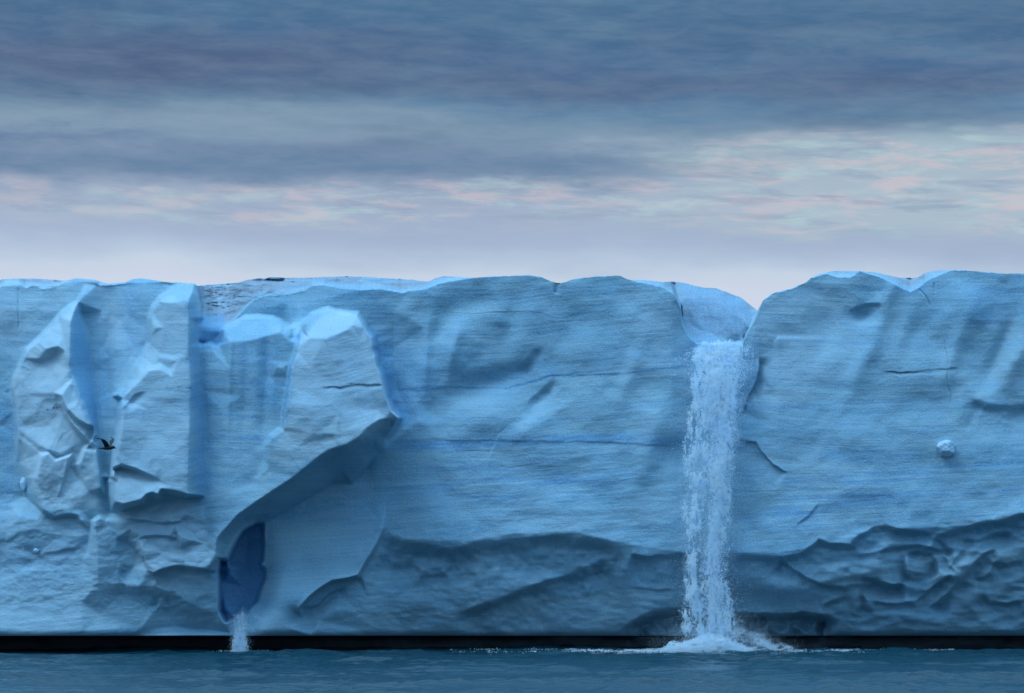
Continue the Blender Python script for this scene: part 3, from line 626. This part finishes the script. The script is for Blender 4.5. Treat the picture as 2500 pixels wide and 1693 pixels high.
layer('733,806 727,835 721,868 710,896 706,924 698,974 693,1003 690,1046', 1.0, 3.5); layer('733,806 727,835 721,868 710,896 706,924 698,974 693,1003 690,1046', .9, 4)
for a_ in ("935,952 1080,944 1240,946 1300,932 1345,916 1500,912 1640,896 1690,890|.8|3.5", "940,930 1060,926 1250,930|.4|3", "1280,890 1500,880 1690,868|.35|2.5", "1000,820 1300,812 1690,826|.3|2.5",
           "1850,1000 2100,985 2300,978 2520,1000|.5|3", "1860,830 2100,836 2300,850 2520,838|.4|2.5", "1860,770 2150,778 2520,764|.35|2.5", "1850,940 2200,948 2500,940|.3|2.5",
           "500,886 690,890|.5|2.5", "500,930 600,936 700,944|.6|4", "500,1014 560,1016 640,1020|.7|3.5", "500,1064 580,1068 680,1070|.7|4", "740,886 820,884 910,892|.3|2.5",
           "700,1262 800,1240 950,1222 1150,1205|.4|3", "660,1240 800,1225 1000,1190|.3|2.5", "1900,1180 2100,1160 2300,1140 2520,1130|.6|4", "1900,1220 2150,1212 2400,1205 2520,1190|.6|5",
           "1800,1300 1900,1275 2020,1262|.5|4", "980,1020 1300,1024 1600,1016|.3|2.5", "1000,1140 1300,1150 1640,1160|.5|4", "380,1012 280,1016 460,1010|.3|3"):
    q_ = a_.split('|'); layer(q_[0], float(q_[1]), float(q_[2]))
b2 = poly_mask("1960,1110 2250,1105 2330,1180 2120,1260 1790,1320 1780,1290 1930,1220", 30)*np.clip(fbm(PX/150, strata*3, 112, 4)*2, 0, 1); blue = np.maximum(blue, .6*b2)
b3 = poly_mask("1100,1150 1500,1130 1640,1160 1640,1190 1300,1230 1000,1290 700,1300 900,1230", 30)*np.clip(fbm(PX/150, strata*3.4, 113, 4)*2, 0, 1); blue = np.maximum(blue, .55*b3)
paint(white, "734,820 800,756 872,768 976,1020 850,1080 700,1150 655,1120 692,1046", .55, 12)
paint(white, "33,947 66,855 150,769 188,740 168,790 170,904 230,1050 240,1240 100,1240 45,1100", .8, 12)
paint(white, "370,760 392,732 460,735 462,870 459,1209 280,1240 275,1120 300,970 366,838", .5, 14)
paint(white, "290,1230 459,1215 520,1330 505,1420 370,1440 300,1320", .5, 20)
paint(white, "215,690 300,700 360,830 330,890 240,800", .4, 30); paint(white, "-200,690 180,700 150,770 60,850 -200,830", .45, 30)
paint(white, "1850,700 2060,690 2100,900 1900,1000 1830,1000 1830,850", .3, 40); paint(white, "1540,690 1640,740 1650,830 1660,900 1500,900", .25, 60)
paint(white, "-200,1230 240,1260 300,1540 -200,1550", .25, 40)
snow = np.clip(back*3, 0, 1)*(1-.3*gl)*np.clip(.75+.6*fbm(PX/60, PY/8, 171, 4), 0, 1)
# grit
g1 = poly_mask("490,700 620,705 700,712 745,712 640,725 600,745 560,775 520,770 492,760", 8)
dirt = np.maximum(dirt, .85*g1*np.clip(.45+fbm(PX/16+PY/20, PY/7, 120, 4)*1.6, 0, 1))
dirt = np.maximum(dirt, .8*sstep(7, 1, np.abs(PY-rim_y[None, :]-1))*(sstep(60, 75, PX)*sstep(155, 130, PX)+sstep(640, 680, PX)*sstep(790, 740, PX)*.9+sstep(235, 245, PX)*sstep(285, 270, PX)*.5)*np.clip(.6+fbm(PX/9, PY/5, 123, 3), 0, 1))
dirt = np.maximum(dirt, .35*np.clip(back*3, 0, 1)*(1-gl)*np.clip(fbm(PX/30, PY/5, 125, 4)*2, 0, 1)*sstep(1100, 900, PX))
def line_dirt(s, k, w_):
    P_ = pts(s); W_ = window(P_, 14); x_, y_ = PX[W_], PY[W_]; d, pr = polydist(P_, x_, y_+fbm(x_/10, y_/10, 131, 3)*2)
    dirt[W_] = np.maximum(dirt[W_], k*np.exp(-(d/w_)**2)*sstep(0, .12, pr)*sstep(1, .85, pr))
line_dirt("2150,907 2200,910 2260,904 2316,899 2345,897", .7, 1.9)
line_dirt("2180,911 2270,906", .8, 2.6); line_dirt("2307,845 2312,870 2315,888", .22, 1.1)
line_dirt("775,946 830,945 860,938 938,939", .8, 2.2); line_dirt("400,948 450,944 475,950", .5, 3)
for q in ((77,1008),(117,1001),(123,1000),(132,997),(140,996),(147,994)): line_dirt("%g,%g %g,%g" % (q[0]-3, q[1], q[0]+3, q[1]-1), .9, 2.2)
line_dirt("347,1358 352,1372", .9, 3); line_dirt("415,1442 432,1448", .7, 2.5); line_dirt("130,686 150,690", .8, 3)

# pixel relief -> world
dist = D-H
VX = (PX-1250)/F*dist; VZ = HC+(HZ-PY)/F*dist; VY = -H
rowsX, rowsY, rowsZ = [VX], [VY], [VZ]
# plateau rows behind the skyline (prepended), notch rows under the lip (appended)
nb = 26; t_ = (np.arange(nb, 0, -1)/nb)
bY = VY[0][None, :]+ (t_[:, None]**2.6)*900; gx = 1+ (bY-VY[0][None, :])/900*3
bZ = VZ[0][None, :]+ (bY-VY[0][None, :])*.012-np.clip(bY-VY[0][None, :], 0, 12)*.05+fbm(VX[0][None, :]/9+bY*0, bY/7, 140, 3)*.25*np.clip(t_[:, None]*4, 0, 1)
bX = VX[0][None, :]*gx
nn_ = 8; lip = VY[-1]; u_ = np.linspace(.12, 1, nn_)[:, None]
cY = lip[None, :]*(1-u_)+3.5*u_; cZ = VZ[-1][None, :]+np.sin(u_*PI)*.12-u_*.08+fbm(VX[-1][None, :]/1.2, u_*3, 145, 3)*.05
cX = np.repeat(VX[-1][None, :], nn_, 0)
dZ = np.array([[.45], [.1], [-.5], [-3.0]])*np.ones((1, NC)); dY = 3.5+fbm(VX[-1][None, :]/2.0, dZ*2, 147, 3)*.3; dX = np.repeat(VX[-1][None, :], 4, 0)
GX = np.concatenate([bX, VX, cX, dX]); GY = np.concatenate([bY, VY, cY, dY]); GZ = np.concatenate([bZ, VZ, cZ, dZ])
TR = GX.shape[0]
padf = lambda A, f0, f1: np.concatenate([np.full((nb, NC), f0), A, np.full((nn_+4, NC), f1)]) 
A_st = np.concatenate([np.repeat(strata[:1], nb, 0), strata, np.repeat(strata[-1:], nn_+4, 0)])
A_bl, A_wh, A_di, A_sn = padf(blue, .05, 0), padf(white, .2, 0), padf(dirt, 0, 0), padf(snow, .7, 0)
Pw = np.stack([GX, GY, GZ], -1)
# vertex normals of the whole sheet, so that the parts meet without seams
du = np.gradient(Pw, axis=1); dv = np.gradient(Pw, axis=0); Nn = np.cross(dv, du); Nn /= np.linalg.norm(Nn, axis=-1, keepdims=True)+1e-12
# part ids
reg = np.zeros((TR, NC), int)
def mk(s): return poly_mask(s, 1.0) > .5
body = np.zeros((NR, NC), int)
body[mk("33,947 37,924 66,855 99,826 149,769 188,738 200,765 216,812 222,904 240,1050 246,1240 100,1250 43,1069")] = 1
body[mk("273,1165 277,1119 289,1036 297,974 304,944 347,871 366,838 367,779 390,730 446,690 476,690 486,723 494,775 484,832 492,937 503,1069 503,1159 500,1235 459,1214 375,1232 296,1252 276,1235")] = 2
body[mk("734,817 734,805 740,790 763,767 800,754 872,766 896,806 914,842 922,894 938,941 958,1003 979,1020 962,1046 940,1102 919,1104 857,1180 814,1182 691,1255 645,1278 592,1297 563,1350 536,1366 525,1335 530,1310 579,1258 625,1226 660,1190 654,1119 664,1069 692,1046 699,974 709,898 720,871")] = 3
body[mk("536,1366 563,1348 592,1295 622,1278 644,1276 645,1332 643,1371 650,1391 650,1411 636,1447 609,1488 566,1516 549,1520 534,1493 531,1398")] = 4
body[(back > .05)] = 5
body[mk("1645,700 1668,760 1672,800 1690,838 1822,838 1835,796 1852,762 1800,715 1700,690") & (back > .02)] = 6
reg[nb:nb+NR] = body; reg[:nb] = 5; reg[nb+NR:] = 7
fr = reg[:-1, :-1]
ii, jj = np.meshgrid(np.arange(TR-1), np.arange(NC-1), indexing='ij')
Q = np.stack([ii*NC+jj, (ii+1)*NC+jj, (ii+1)*NC+jj+1, ii*NC+jj+1], -1)
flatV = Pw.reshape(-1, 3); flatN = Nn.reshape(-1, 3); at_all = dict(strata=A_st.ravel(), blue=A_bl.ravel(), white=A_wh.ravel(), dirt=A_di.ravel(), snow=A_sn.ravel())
glacier = tag(empty('glacier', (0, 0, 0)), 'long wall of blue layered glacier ice with snowy top rising straight from the sea', 'ice cliff')
names = {0: ('cliff_face', None), 1: ('ice_shard', 'pale pointed shard of broken ice at the far left'), 2: ('ice_pillar', 'tall ice pillar with a sloping cap and sharp blue right edge'),
         3: ('leaning_flake', 'huge pale flake of ice with a shadowed overhanging underside'), 4: ('ice_cave', 'deep blue cave opening under the overhang'),
         5: ('snow_cap', 'gritty snow covering the top of the glacier'), 6: ('melt_gully', 'smooth blue channel that feeds the tall waterfall'), 7: ('wave_notch', 'black wave-cut notch along the waterline')}
for k, (nm, lb) in names.items():
    f = Q[fr == k]
    u, inv = np.unique(f, return_inverse=True); inv = inv.reshape(f.shape)
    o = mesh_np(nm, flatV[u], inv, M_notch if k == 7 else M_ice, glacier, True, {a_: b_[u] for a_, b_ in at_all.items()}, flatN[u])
    if lb: o['label'] = lb
def relief(px_, py_):
    c_ = int(np.clip(np.searchsorted(xs, px_), 0, NC-1)); r_ = int(np.clip((py_-sky_y[c_])/(BOT-sky_y[c_])*(NR-1), 0, NR-1)); return H[r_, c_]
def at(px_, py_, p_): return ((px_-1250)/F*(D-p_), -p_, HC+(HZ-py_)/F*(D-p_))

# ------------------------------------------------------------------ sea
def sea():
    ax_ = np.concatenate([-np.geomspace(6000, 34, 60), np.arange(-33.9, 33.9, .12), np.geomspace(34, 6000, 60)])
    ay_ = np.concatenate([-np.geomspace(3000, 52, 50), np.arange(-51.9, 4.0, .075), np.array([6, 12.0])])
    gx_, gy_ = np.meshgrid(ax_, ay_)
    wave = .045*fbm(gx_/2.6+gy_*.12, gy_/1.1, 200, 3, .6)+.055*fbm(gx_/5.5, gy_/2.6+gx_*.05, 210, 3)+.016*fbm(gx_/.55, gy_/.32, 220, 2, .6)
    wave = wave+.03*np.sin(gy_*2.3+gx_*.25+2*fbm(gx_/8, gy_/8, 225, 2))*np.clip(.5+fbm(gx_/9, gy_/5, 226, 3), 0, 1)
    swl = .05*fbm(gx_/9, gy_/3.2, 245, 3); ch = 1-2*np.abs(fbm(gx_/3.4+gy_*.2, gy_/1.5, 230, 2)); ch2 = 1-2*np.abs(fbm(gx_/1.3-gy_*.15, gy_/.7, 235, 2)); pat = np.clip(.5+fbm(gx_/6.5, gy_/2.4, 238, 4)*2.6, .05, 2.4)
    wave = swl+wave*.6+pat*(.06*ch*ch*np.sign(ch)+.022*ch2)
    fade = np.clip(1.2-np.hypot(gx_/200, gy_/300), .0, 1); z_ = wave*fade*1.9
    nr, nc = gx_.shape; V_ = np.stack([gx_, gy_, z_], -1).reshape(-1, 3)
    i_, j_ = np.meshgrid(np.arange(nr-1), np.arange(nc-1), indexing='ij')
    Fq = np.stack([i_*nc+j_, i_*nc+j_+1, (i_+1)*nc+j_+1, (i_+1)*nc+j_], -1).reshape(-1, 4)
    m, t, p = new_mat('sea_water')
    tc = t.n('ShaderNodeTexCoord'); mp = t.n('ShaderNodeMapping'); t.L.new(tc.outputs['Object'], mp.inputs[0]); mp.inputs['Scale'].default_value = (1.0, 1.8, 1)
    n1 = t.noise(mp.outputs[0], 3.5, 4, .6); n2 = t.noise(mp.outputs[0], .08, 3, .5)
    t.L.new(t.mix(n2, (.004, .030, .045, 1), (.006, .045, .06, 1)), p.inputs['Base Color'])
    p.inputs['Roughness'].default_value = .05; p.inputs['IOR'].default_value = 1.33
    b = t.n('ShaderNodeBump'); b.inputs['Strength'].default_value = 1.0; b.inputs['Distance'].default_value = .045
    t.L.new(n1, b.inputs['Height']); t.L.new(b.outputs[0], p.inputs['Normal'])
    o = mesh_np('water', V_, Fq, m); o['kind'] = 'structure'; return o
sea()

# ------------------------------------------------------------------ falling water, as drops and clots
TET = np.array([(1, 1, 1), (1, -1, -1), (-1, 1, -1), (-1, -1, 1)], float)/1.732
TF = np.array([(0, 1, 2), (0, 3, 1), (0, 2, 3), (1, 3, 2)])
def drops(name, X_, Y_, Z_, R_, parent, stretch=1.3, mat=None):
    n = len(X_); q = rng.normal(size=(n, 4)); q /= np.linalg.norm(q, axis=1, keepdims=True); a_, b_, c_, d_ = q.T
    Rm = np.stack([1-2*(c_*c_+d_*d_), 2*(b_*c_-a_*d_), 2*(b_*d_+a_*c_), 2*(b_*c_+a_*d_), 1-2*(b_*b_+d_*d_), 2*(c_*d_-a_*b_),
                   2*(b_*d_-a_*c_), 2*(c_*d_+a_*b_), 1-2*(b_*b_+c_*c_)], -1).reshape(n, 3, 3)
    v = np.einsum('nij,kj->nki', Rm, TET)*R_[:, None, None]; v[:, :, 2] *= stretch
    v += np.stack([X_, Y_, Z_], -1)[:, None, :]
    f = (np.arange(n)*4)[:, None, None]+TF[None]
    off = np.array(parent.location); v = v.reshape(-1, 3)-off
    return mesh_np(name, v, f.reshape(-1, 3), mat or M_foam, parent, False)
def w2(px_, py_, p_): return (px_-1250)/F*(D-p_), -p_, HC+(HZ-py_)/F*(D-p_)
fall = tag(empty('waterfall', (11.3, -1.5, 0)), 'tall white meltwater waterfall plunging from a notch in the ice cliff to the sea', 'waterfall')
EL = pts("836,1702 870,1696 950,1688 1050,1674 1110,1664 1200,1668 1350,1662 1400,1672 1480,1662 1590,1652")
ER = pts("836,1818 870,1806 950,1800 1050,1796 1110,1794 1200,1790 1350,1784 1400,1778 1480,1790 1590,1808")
CO = pts("836,1760 950,1756 1050,1765 1110,1768 1200,1760 1280,1746 1400,1740 1480,1748 1590,1755")
def fall_density(px_, py_):
    l = np.interp(py_, *zip(*EL)); r_ = np.interp(py_, *zip(*ER)); c_ = np.interp(py_, *zip(*CO))
    l = l+fbm(py_/22, py_*0, 300, 4, .65)*14; r_ = r_+fbm(py_/22, py_*0+9, 304, 4, .65)*12
    s_ = np.clip((px_-l)/16, 0, 1)*np.clip((r_-px_)/14, 0, 1)
    n1 = fbm(px_/14, py_/38, 310, 5, .6); n2 = fbm(px_/5.5, py_/8, 320, 4, .65)
    hi_ = np.interp(py_, [836, 900, 1020, 1150, 1300, 1600], [1.1, .75, .30, .06, .05, .2])
    d_ = s_*np.clip(hi_+n1*1.3+n2*.8, 0.04, 2)
    cw = np.interp(py_, [836, 1000, 1100, 1300, 1600], [50, 28, 18, 14, 26]); cx_ = c_+fbm(py_/60, py_*0, 330, 3)*8
    d_ = d_+1.0*np.exp(-((px_-cx_)/cw)**2)*np.clip(.9+n2*1.2+n1*.5, 0, 2)
    cx2 = l+(c_-l)*.38; d_ = d_*sstep(830, 846, py_-7*fbm(px_/9, px_*0, 335, 3)-(px_ < 1720)*(1720-px_)*.4)+.3*np.exp(-((px_-cx2)/11)**2)*np.clip(.6+n1*2, 0, 2)*(py_ > 1000)
    return d_
def sample(n, x0, x1, y0, y1, dens, mx):
    X_, Y_ = [], []; c = 0
    while c < n:
        a_ = rng.uniform(x0, x1, n*2); b_ = rng.uniform(y0, y1, n*2); k = rng.uniform(0, mx, n*2) < dens(a_, b_)
        X_.append(a_[k]); Y_.append(b_[k]); c += k.sum()
    return np.concatenate(X_)[:n], np.concatenate(Y_)[:n]
def fp(py_): return .3+1.7*np.clip((py_-836)/300, 0, 1)**.6
n = 350000
fx, fy = sample(n, 1630, 1840, 826, 1588, fall_density, 2.6)
pp = fp(fy)+rng.normal(0, .28, n)*np.clip((fy-836)/80, .15, 1); rr = rng.lognormal(math.log(.0115), .36, n)
drops('falling_water', *w2(fx, fy, pp), rr, fall, 1.5)
# larger torn clots
n = 5000
cx_, cy_ = sample(n, 1630, 1840, 840, 1585, lambda a_, b_: np.clip(fall_density(a_, b_)-.6, 0, 3)*.8, 1.6)
drops('water_clots', *w2(cx_, cy_, fp(cy_)+rng.normal(0, .2, n)), rng.lognormal(math.log(.018), .3, n), fall, 2.2)
# drifting spray around the column
n = 40000
sx_ = 1732+rng.normal(0, 40, n)+rng.normal(0, 20, n); sy_ = rng.uniform(900, 1588, n)**1.0
drops('spray', *w2(sx_, sy_, 2+rng.normal(0, .8, n)), rng.lognormal(math.log(.008), .4, n), fall, 1.5)
# splash mound and wisps thrown sideways
def mound(px_, py_):
    top = 1590-34*np.exp(-((px_-1735)/75)**2)-14*np.exp(-((px_-1640)/16)**2)-7*np.exp(-(np.abs(px_-1735)/190)**1.2)-3*(.5+.5*fbm(px_/9, px_*0, 350, 3))
    return (py_ > top)*np.clip((py_-top)/14+.04, 0, 1)*np.clip(.7+fbm(px_/9, py_/5, 352, 4)*1.1, .05, 2)
n = 70000
mx_, my_ = sample(n, 1500, 2120, 1535, 1597, mound, 1.4)
drops('splash', *w2(mx_, my_, 2.0+rng.normal(0, .9, n)), rng.lognormal(math.log(.014), .45, n), fall, 1.0)
n = 16000
ang = rng.uniform(0, 1, n); wx = 1790+ang*150*rng.uniform(.6, 1.1, n); wy = 1588-(1-ang)**1.5*90*rng.uniform(.2, 1, n)-rng.uniform(0, 10, n)
k = rng.uniform(0, 1, n) < np.clip(.45+fbm(wx/18, wy/14, 360, 4)*.9, 0, 1)
wx, wy = wx[k], wy[k]; drops('splash_plume', *w2(wx, wy, 2.4+rng.normal(0, .6, len(wx))), rng.lognormal(math.log(.009), .4, len(wx)), fall, 1.0)
n = 90000
hx = 1738+rng.normal(0, 62, n)+np.abs(rng.normal(0, 30, n)); hy = 1590-rng.gamma(1.4, 20, n)
k = rng.uniform(0, 1, n) < np.clip(.5+fbm(hx/30, hy/22, 380, 4)*1.0, .1, 1); hx, hy = hx[k], hy[k]
drops('mist', *w2(hx, hy, 2.4+rng.normal(0, 1.0, len(hx))), rng.lognormal(math.log(.0062), .3, len(hx)), fall, 1.0)
# foam lying along the foot of the cliff
n = 30000
gx2 = 1735+rng.laplace(0, 230, n); k = (gx2 > 1100) & (gx2 < 2330); gx2 = gx2[k]; n = len(gx2)
gp = -1.5+rng.gamma(1.6, 1.1, n); k = rng.uniform(0, 1, n) < np.clip(.25+fbm(gx2/24, gp*1.2, 370, 4)*1.5, 0, 1); gx2, gp = gx2[k], gp[k]
X3 = (gx2-1250)/F*(D-gp); drops('foam', X3, -gp, .03+np.abs(rng.normal(0, .035, len(gp))), rng.lognormal(math.log(.026), .4, len(gp)), fall, .6)

fall2 = tag(empty('waterfall', (-14.8, -1.5, 0)), 'small waterfall spilling out of the blue cave under the overhanging ice', 'waterfall')
def d2(px_, py_):
    l = np.interp(py_, [1480, 1510, 1555, 1590], [590, 572, 568, 562]); r_ = np.interp(py_, [1480, 1510, 1555, 1590], [604, 603, 602, 610])
    return np.interp(py_, [1490, 1530, 1556], [.06, .2, 1])*np.clip((px_-l)/9, 0, 1)*np.clip((r_-px_)/9, 0, 1)*np.clip(.75+fbm(px_/5, py_/12, 400, 4, .7)*1.1, 0, 2)
n = 4500
ax2, ay2 = sample(n, 545, 630, 1482, 1590, d2, 1.6)
drops('falling_water', *w2(ax2, ay2, 2.2+.5*np.clip((ay2-1500)/80, 0, 1)+rng.normal(0, .12, n)), rng.lognormal(math.log(.012), .45, n), fall2, 1.6)
n = 3500
bx2 = 586+rng.normal(0, 12, n); by2 = rng.uniform(1500, 1590, n)
drops('spray', *w2(bx2, by2, 2.6+rng.normal(0, .3, n)), rng.lognormal(math.log(.010), .4, n), fall2, 1.2)
n = 3500
bx2 = 584+rng.laplace(0, 15, n); gp = 2.6+rng.normal(0, .5, n)
drops('splash', (bx2-1250)/F*(D-gp), -gp, np.abs(rng.normal(0, .06, n)), rng.lognormal(math.log(.016), .4, n), fall2, 1.0)

# ------------------------------------------------------------------ loose lumps of ice
import bmesh
def lump(name, px_, py_, rx, rz, seed, label, p_extra=0.0):
    p_ = relief(px_, py_)+p_extra; c_ = at(px_, py_, p_)
    bm = bmesh.new(); bmesh.ops.create_icosphere(bm, subdivisions=5, radius=1.0)
    g = np.random.default_rng(seed); pl = g.normal(size=(16, 3)); pl /= np.linalg.norm(pl, axis=1, keepdims=True); of_ = g.uniform(.72, .95, 16)
    for v in bm.verts:
        d_ = np.array(v.co.normalized()); s_ = (pl@d_); rr_ = min([1.0]+[of_[i]/s_[i] for i in range(16) if s_[i] > .2])
        rr_ += .02*math.sin(9*d_[0]+seed)*math.sin(11*d_[2]+2)
        v.co = Vector((d_[0]*rr_*rx, d_[1]*rr_*rx*.8, d_[2]*rr_*rz))
    me = bpy.data.meshes.new(name); bm.to_mesh(me); bm.free(); me.materials.append(M_lump)
    for f in me.polygons: f.use_smooth = True
    o = bpy.data.objects.new(name, me); C.objects.link(o); o.location = c_
    tag(o, label, 'ice chunk', 'loose ice lumps stuck to the cliff'); return o
lump('ice_chunk', 2310, 1094, .58, .48, 3, 'largest rounded white ice lump stuck on the cliff right of the tall waterfall', .15)
lump('ice_chunk', 57, 1183, .20, .38, 5, 'small upright ice lump in a blue cleft near the left edge', .1)
lump('ice_chunk', 88, 1345, .17, .14, 8, 'small ice lump on the rubble low at the far left', .1)

# ------------------------------------------------------------------ the bird
def bird():
    bd = 69.0; k = bd/F                                    # metres per photo pixel at the bird
    cx, cy = 262.0, 1093.0
    root = tag(empty('seabird', ((cx-1250)*k, -D+bd, HC+(HZ-cy)*k)), 'dark seabird flying right with raised wings in front of the ice', 'bird')
    u = lambda x_, y_: ((x_-cx)*k, (cy-y_)*k)
    m, t, p = new_mat('dark_feathers')
    tc = t.n('ShaderNodeTexCoord'); nz = t.noise(tc.outputs['Object'], 30, 3, .6)
    t.L.new(t.mix(nz, (.006, .009, .014, 1), (.018, .024, .034, 1)), p.inputs['Base Color']); p.inputs['Roughness'].default_value = .7
    m2 = simple('pale_feathers', (.09, .10, .13, 1), .7, 40, (.02, .022, .03, 1))
    m3 = simple('beak_horn', (.05, .05, .05, 1), .4)
    bm = bmesh.new()
    def loft(rings, nseg=16):
        prev = None
        for c_, a_, b_ in rings:          # centre, two radius vectors
            ring = [bm.verts.new(Vector(c_)+Vector(a_)*math.cos(2*PI*i/nseg)+Vector(b_)*math.sin(2*PI*i/nseg)) for i in range(nseg)]
            if prev:
                for i in range(nseg): bm.faces.new((prev[i], prev[(i+1) % nseg], ring[(i+1) % nseg], ring[i]))
            else: bm.faces.new(ring[::-1])
            prev = ring
        bm.faces.new(prev)
    # tail, body, neck, head
    R_ = []
    for x_, yt, yb, wd_ in ((238.4,1094.6,1095.4,.010),(243,1093.4,1096.2,.026),(249,1092.0,1097.4,.030),(255,1090.8,1098.4,.042),(261,1089.6,1098.9,.056),
                           (266,1088.8,1098.8,.058),(270.5,1088.4,1098.2,.048),(274,1088.2,1097.0,.036),(277,1088.7,1096.2,.031),(279.6,1090.0,1095.6,.024),(281,1091.6,1095.4,.014)):
        X_, zt = u(x_, yt); _, zb = u(x_, yb); R_.append(((X_, 0, (zt+zb)/2), (0, wd_, 0), (0, 0, (zt-zb)/2)))
    loft(R_)
    def wing(sec, nseg=12):               # sections: leading edge, trailing edge (px), depth y, thickness
        rr_ = []
        for (lx, ly, tx_, ty_, yy, yy2, th) in sec:
            a_ = Vector((u(lx, ly)[0], yy, u(lx, ly)[1])); b_ = Vector((u(tx_, ty_)[0], yy2, u(tx_, ty_)[1]))
            ax_ = (b_-a_)/2; nrm = ax_.cross(Vector((.3, .2, 1))).normalized()*th if ax_.length > 0 else Vector((0, th, 0))
            rr_.append(((a_+b_)/2, ax_, nrm))
        loft(rr_, nseg)
    # near wing: raised, outer part swept back
    wing([(268.5,1090,255.0,1092.5,-.03,-.03,.016),(267,1085,254.3,1087,-.09,-.10,.010),(264.5,1079.5,252.3,1081,-.18,-.20,.008),(261,1075.5,250.5,1075.5,-.26,-.28,.007),
          (254,1072.6,248.4,1074.4,-.33,-.34,.006),(245,1071.5,243.5,1073.6,-.38,-.385,.005),(237,1071.4,236.8,1072.7,-.41,-.41,.003)])
    # far wing: seen from below, hooked tip
    wing([(271.5,1089.5,263.5,1090,.03,.03,.014),(271.5,1085,266,1085.5,.10,.10,.009),(275.5,1077.5,264.5,1080,.20,.16,.007),(275,1072,265.5,1074.5,.28,.24,.006),
          (272,1067.5,268.5,1069.8,.34,.32,.005),(267.5,1065.3,266.8,1068.4,.38,.37,.004),(263.2,1067.0,263.4,1067.9,.41,.41,.002)])
    me = bpy.data.meshes.new('body'); bmesh.ops.recalc_face_normals(bm, faces=bm.faces); bm.to_mesh(me); bm.free(); me.materials.append(m); me.materials.append(m2)
    o = bpy.data.objects.new('body', me); C.objects.link(o); o.parent = root
    rm = o.modifiers.new('remesh', 'REMESH'); rm.mode = 'VOXEL'; rm.voxel_size = .004; rm.use_smooth_shade = True
    # hooked beak and eye
    bm = bmesh.new(); R_ = []
    for x_, y_, rr_ in ((280.2,1093.0,.016),(281.8,1094.4,.011),(283.0,1095.6,.008),(283.8,1096.6,.005),(283.6,1097.5,.0015)):
        X_, z_ = u(x_, y_); R_.append(((X_, 0, z_), (0, rr_*.8, 0), (rr_*.6, 0, rr_*.6)))
    prev = None
    for c_, a_, b_ in R_:
        ring = [bm.verts.new(Vector(c_)+Vector(a_)*math.cos(2*PI*i/10)+Vector(b_)*math.sin(2*PI*i/10)) for i in range(10)]
        if prev:
            for i in range(10): bm.faces.new((prev[i], prev[(i+1) % 10], ring[(i+1) % 10], ring[i]))
        prev = ring
    bm.faces.new(prev); me = bpy.data.meshes.new('beak'); bmesh.ops.recalc_face_normals(bm, faces=bm.faces); bm.to_mesh(me); bm.free(); me.materials.append(m3)
    b = bpy.data.objects.new('beak', me); C.objects.link(b); b.parent = root
    bm = bmesh.new(); bmesh.ops.create_icosphere(bm, subdivisions=2, radius=.006); me = bpy.data.meshes.new('eye'); bm.to_mesh(me); bm.free(); me.materials.append(simple('bird_eye', (.005, .005, .005, 1), .1))
    for sgn in (-1, 1):
        q = bpy.data.objects.new('eye', me); C.objects.link(q); q.parent = root; X_, z_ = u(278, 1091.2); q.location = (X_, sgn*.027, z_)
bird()
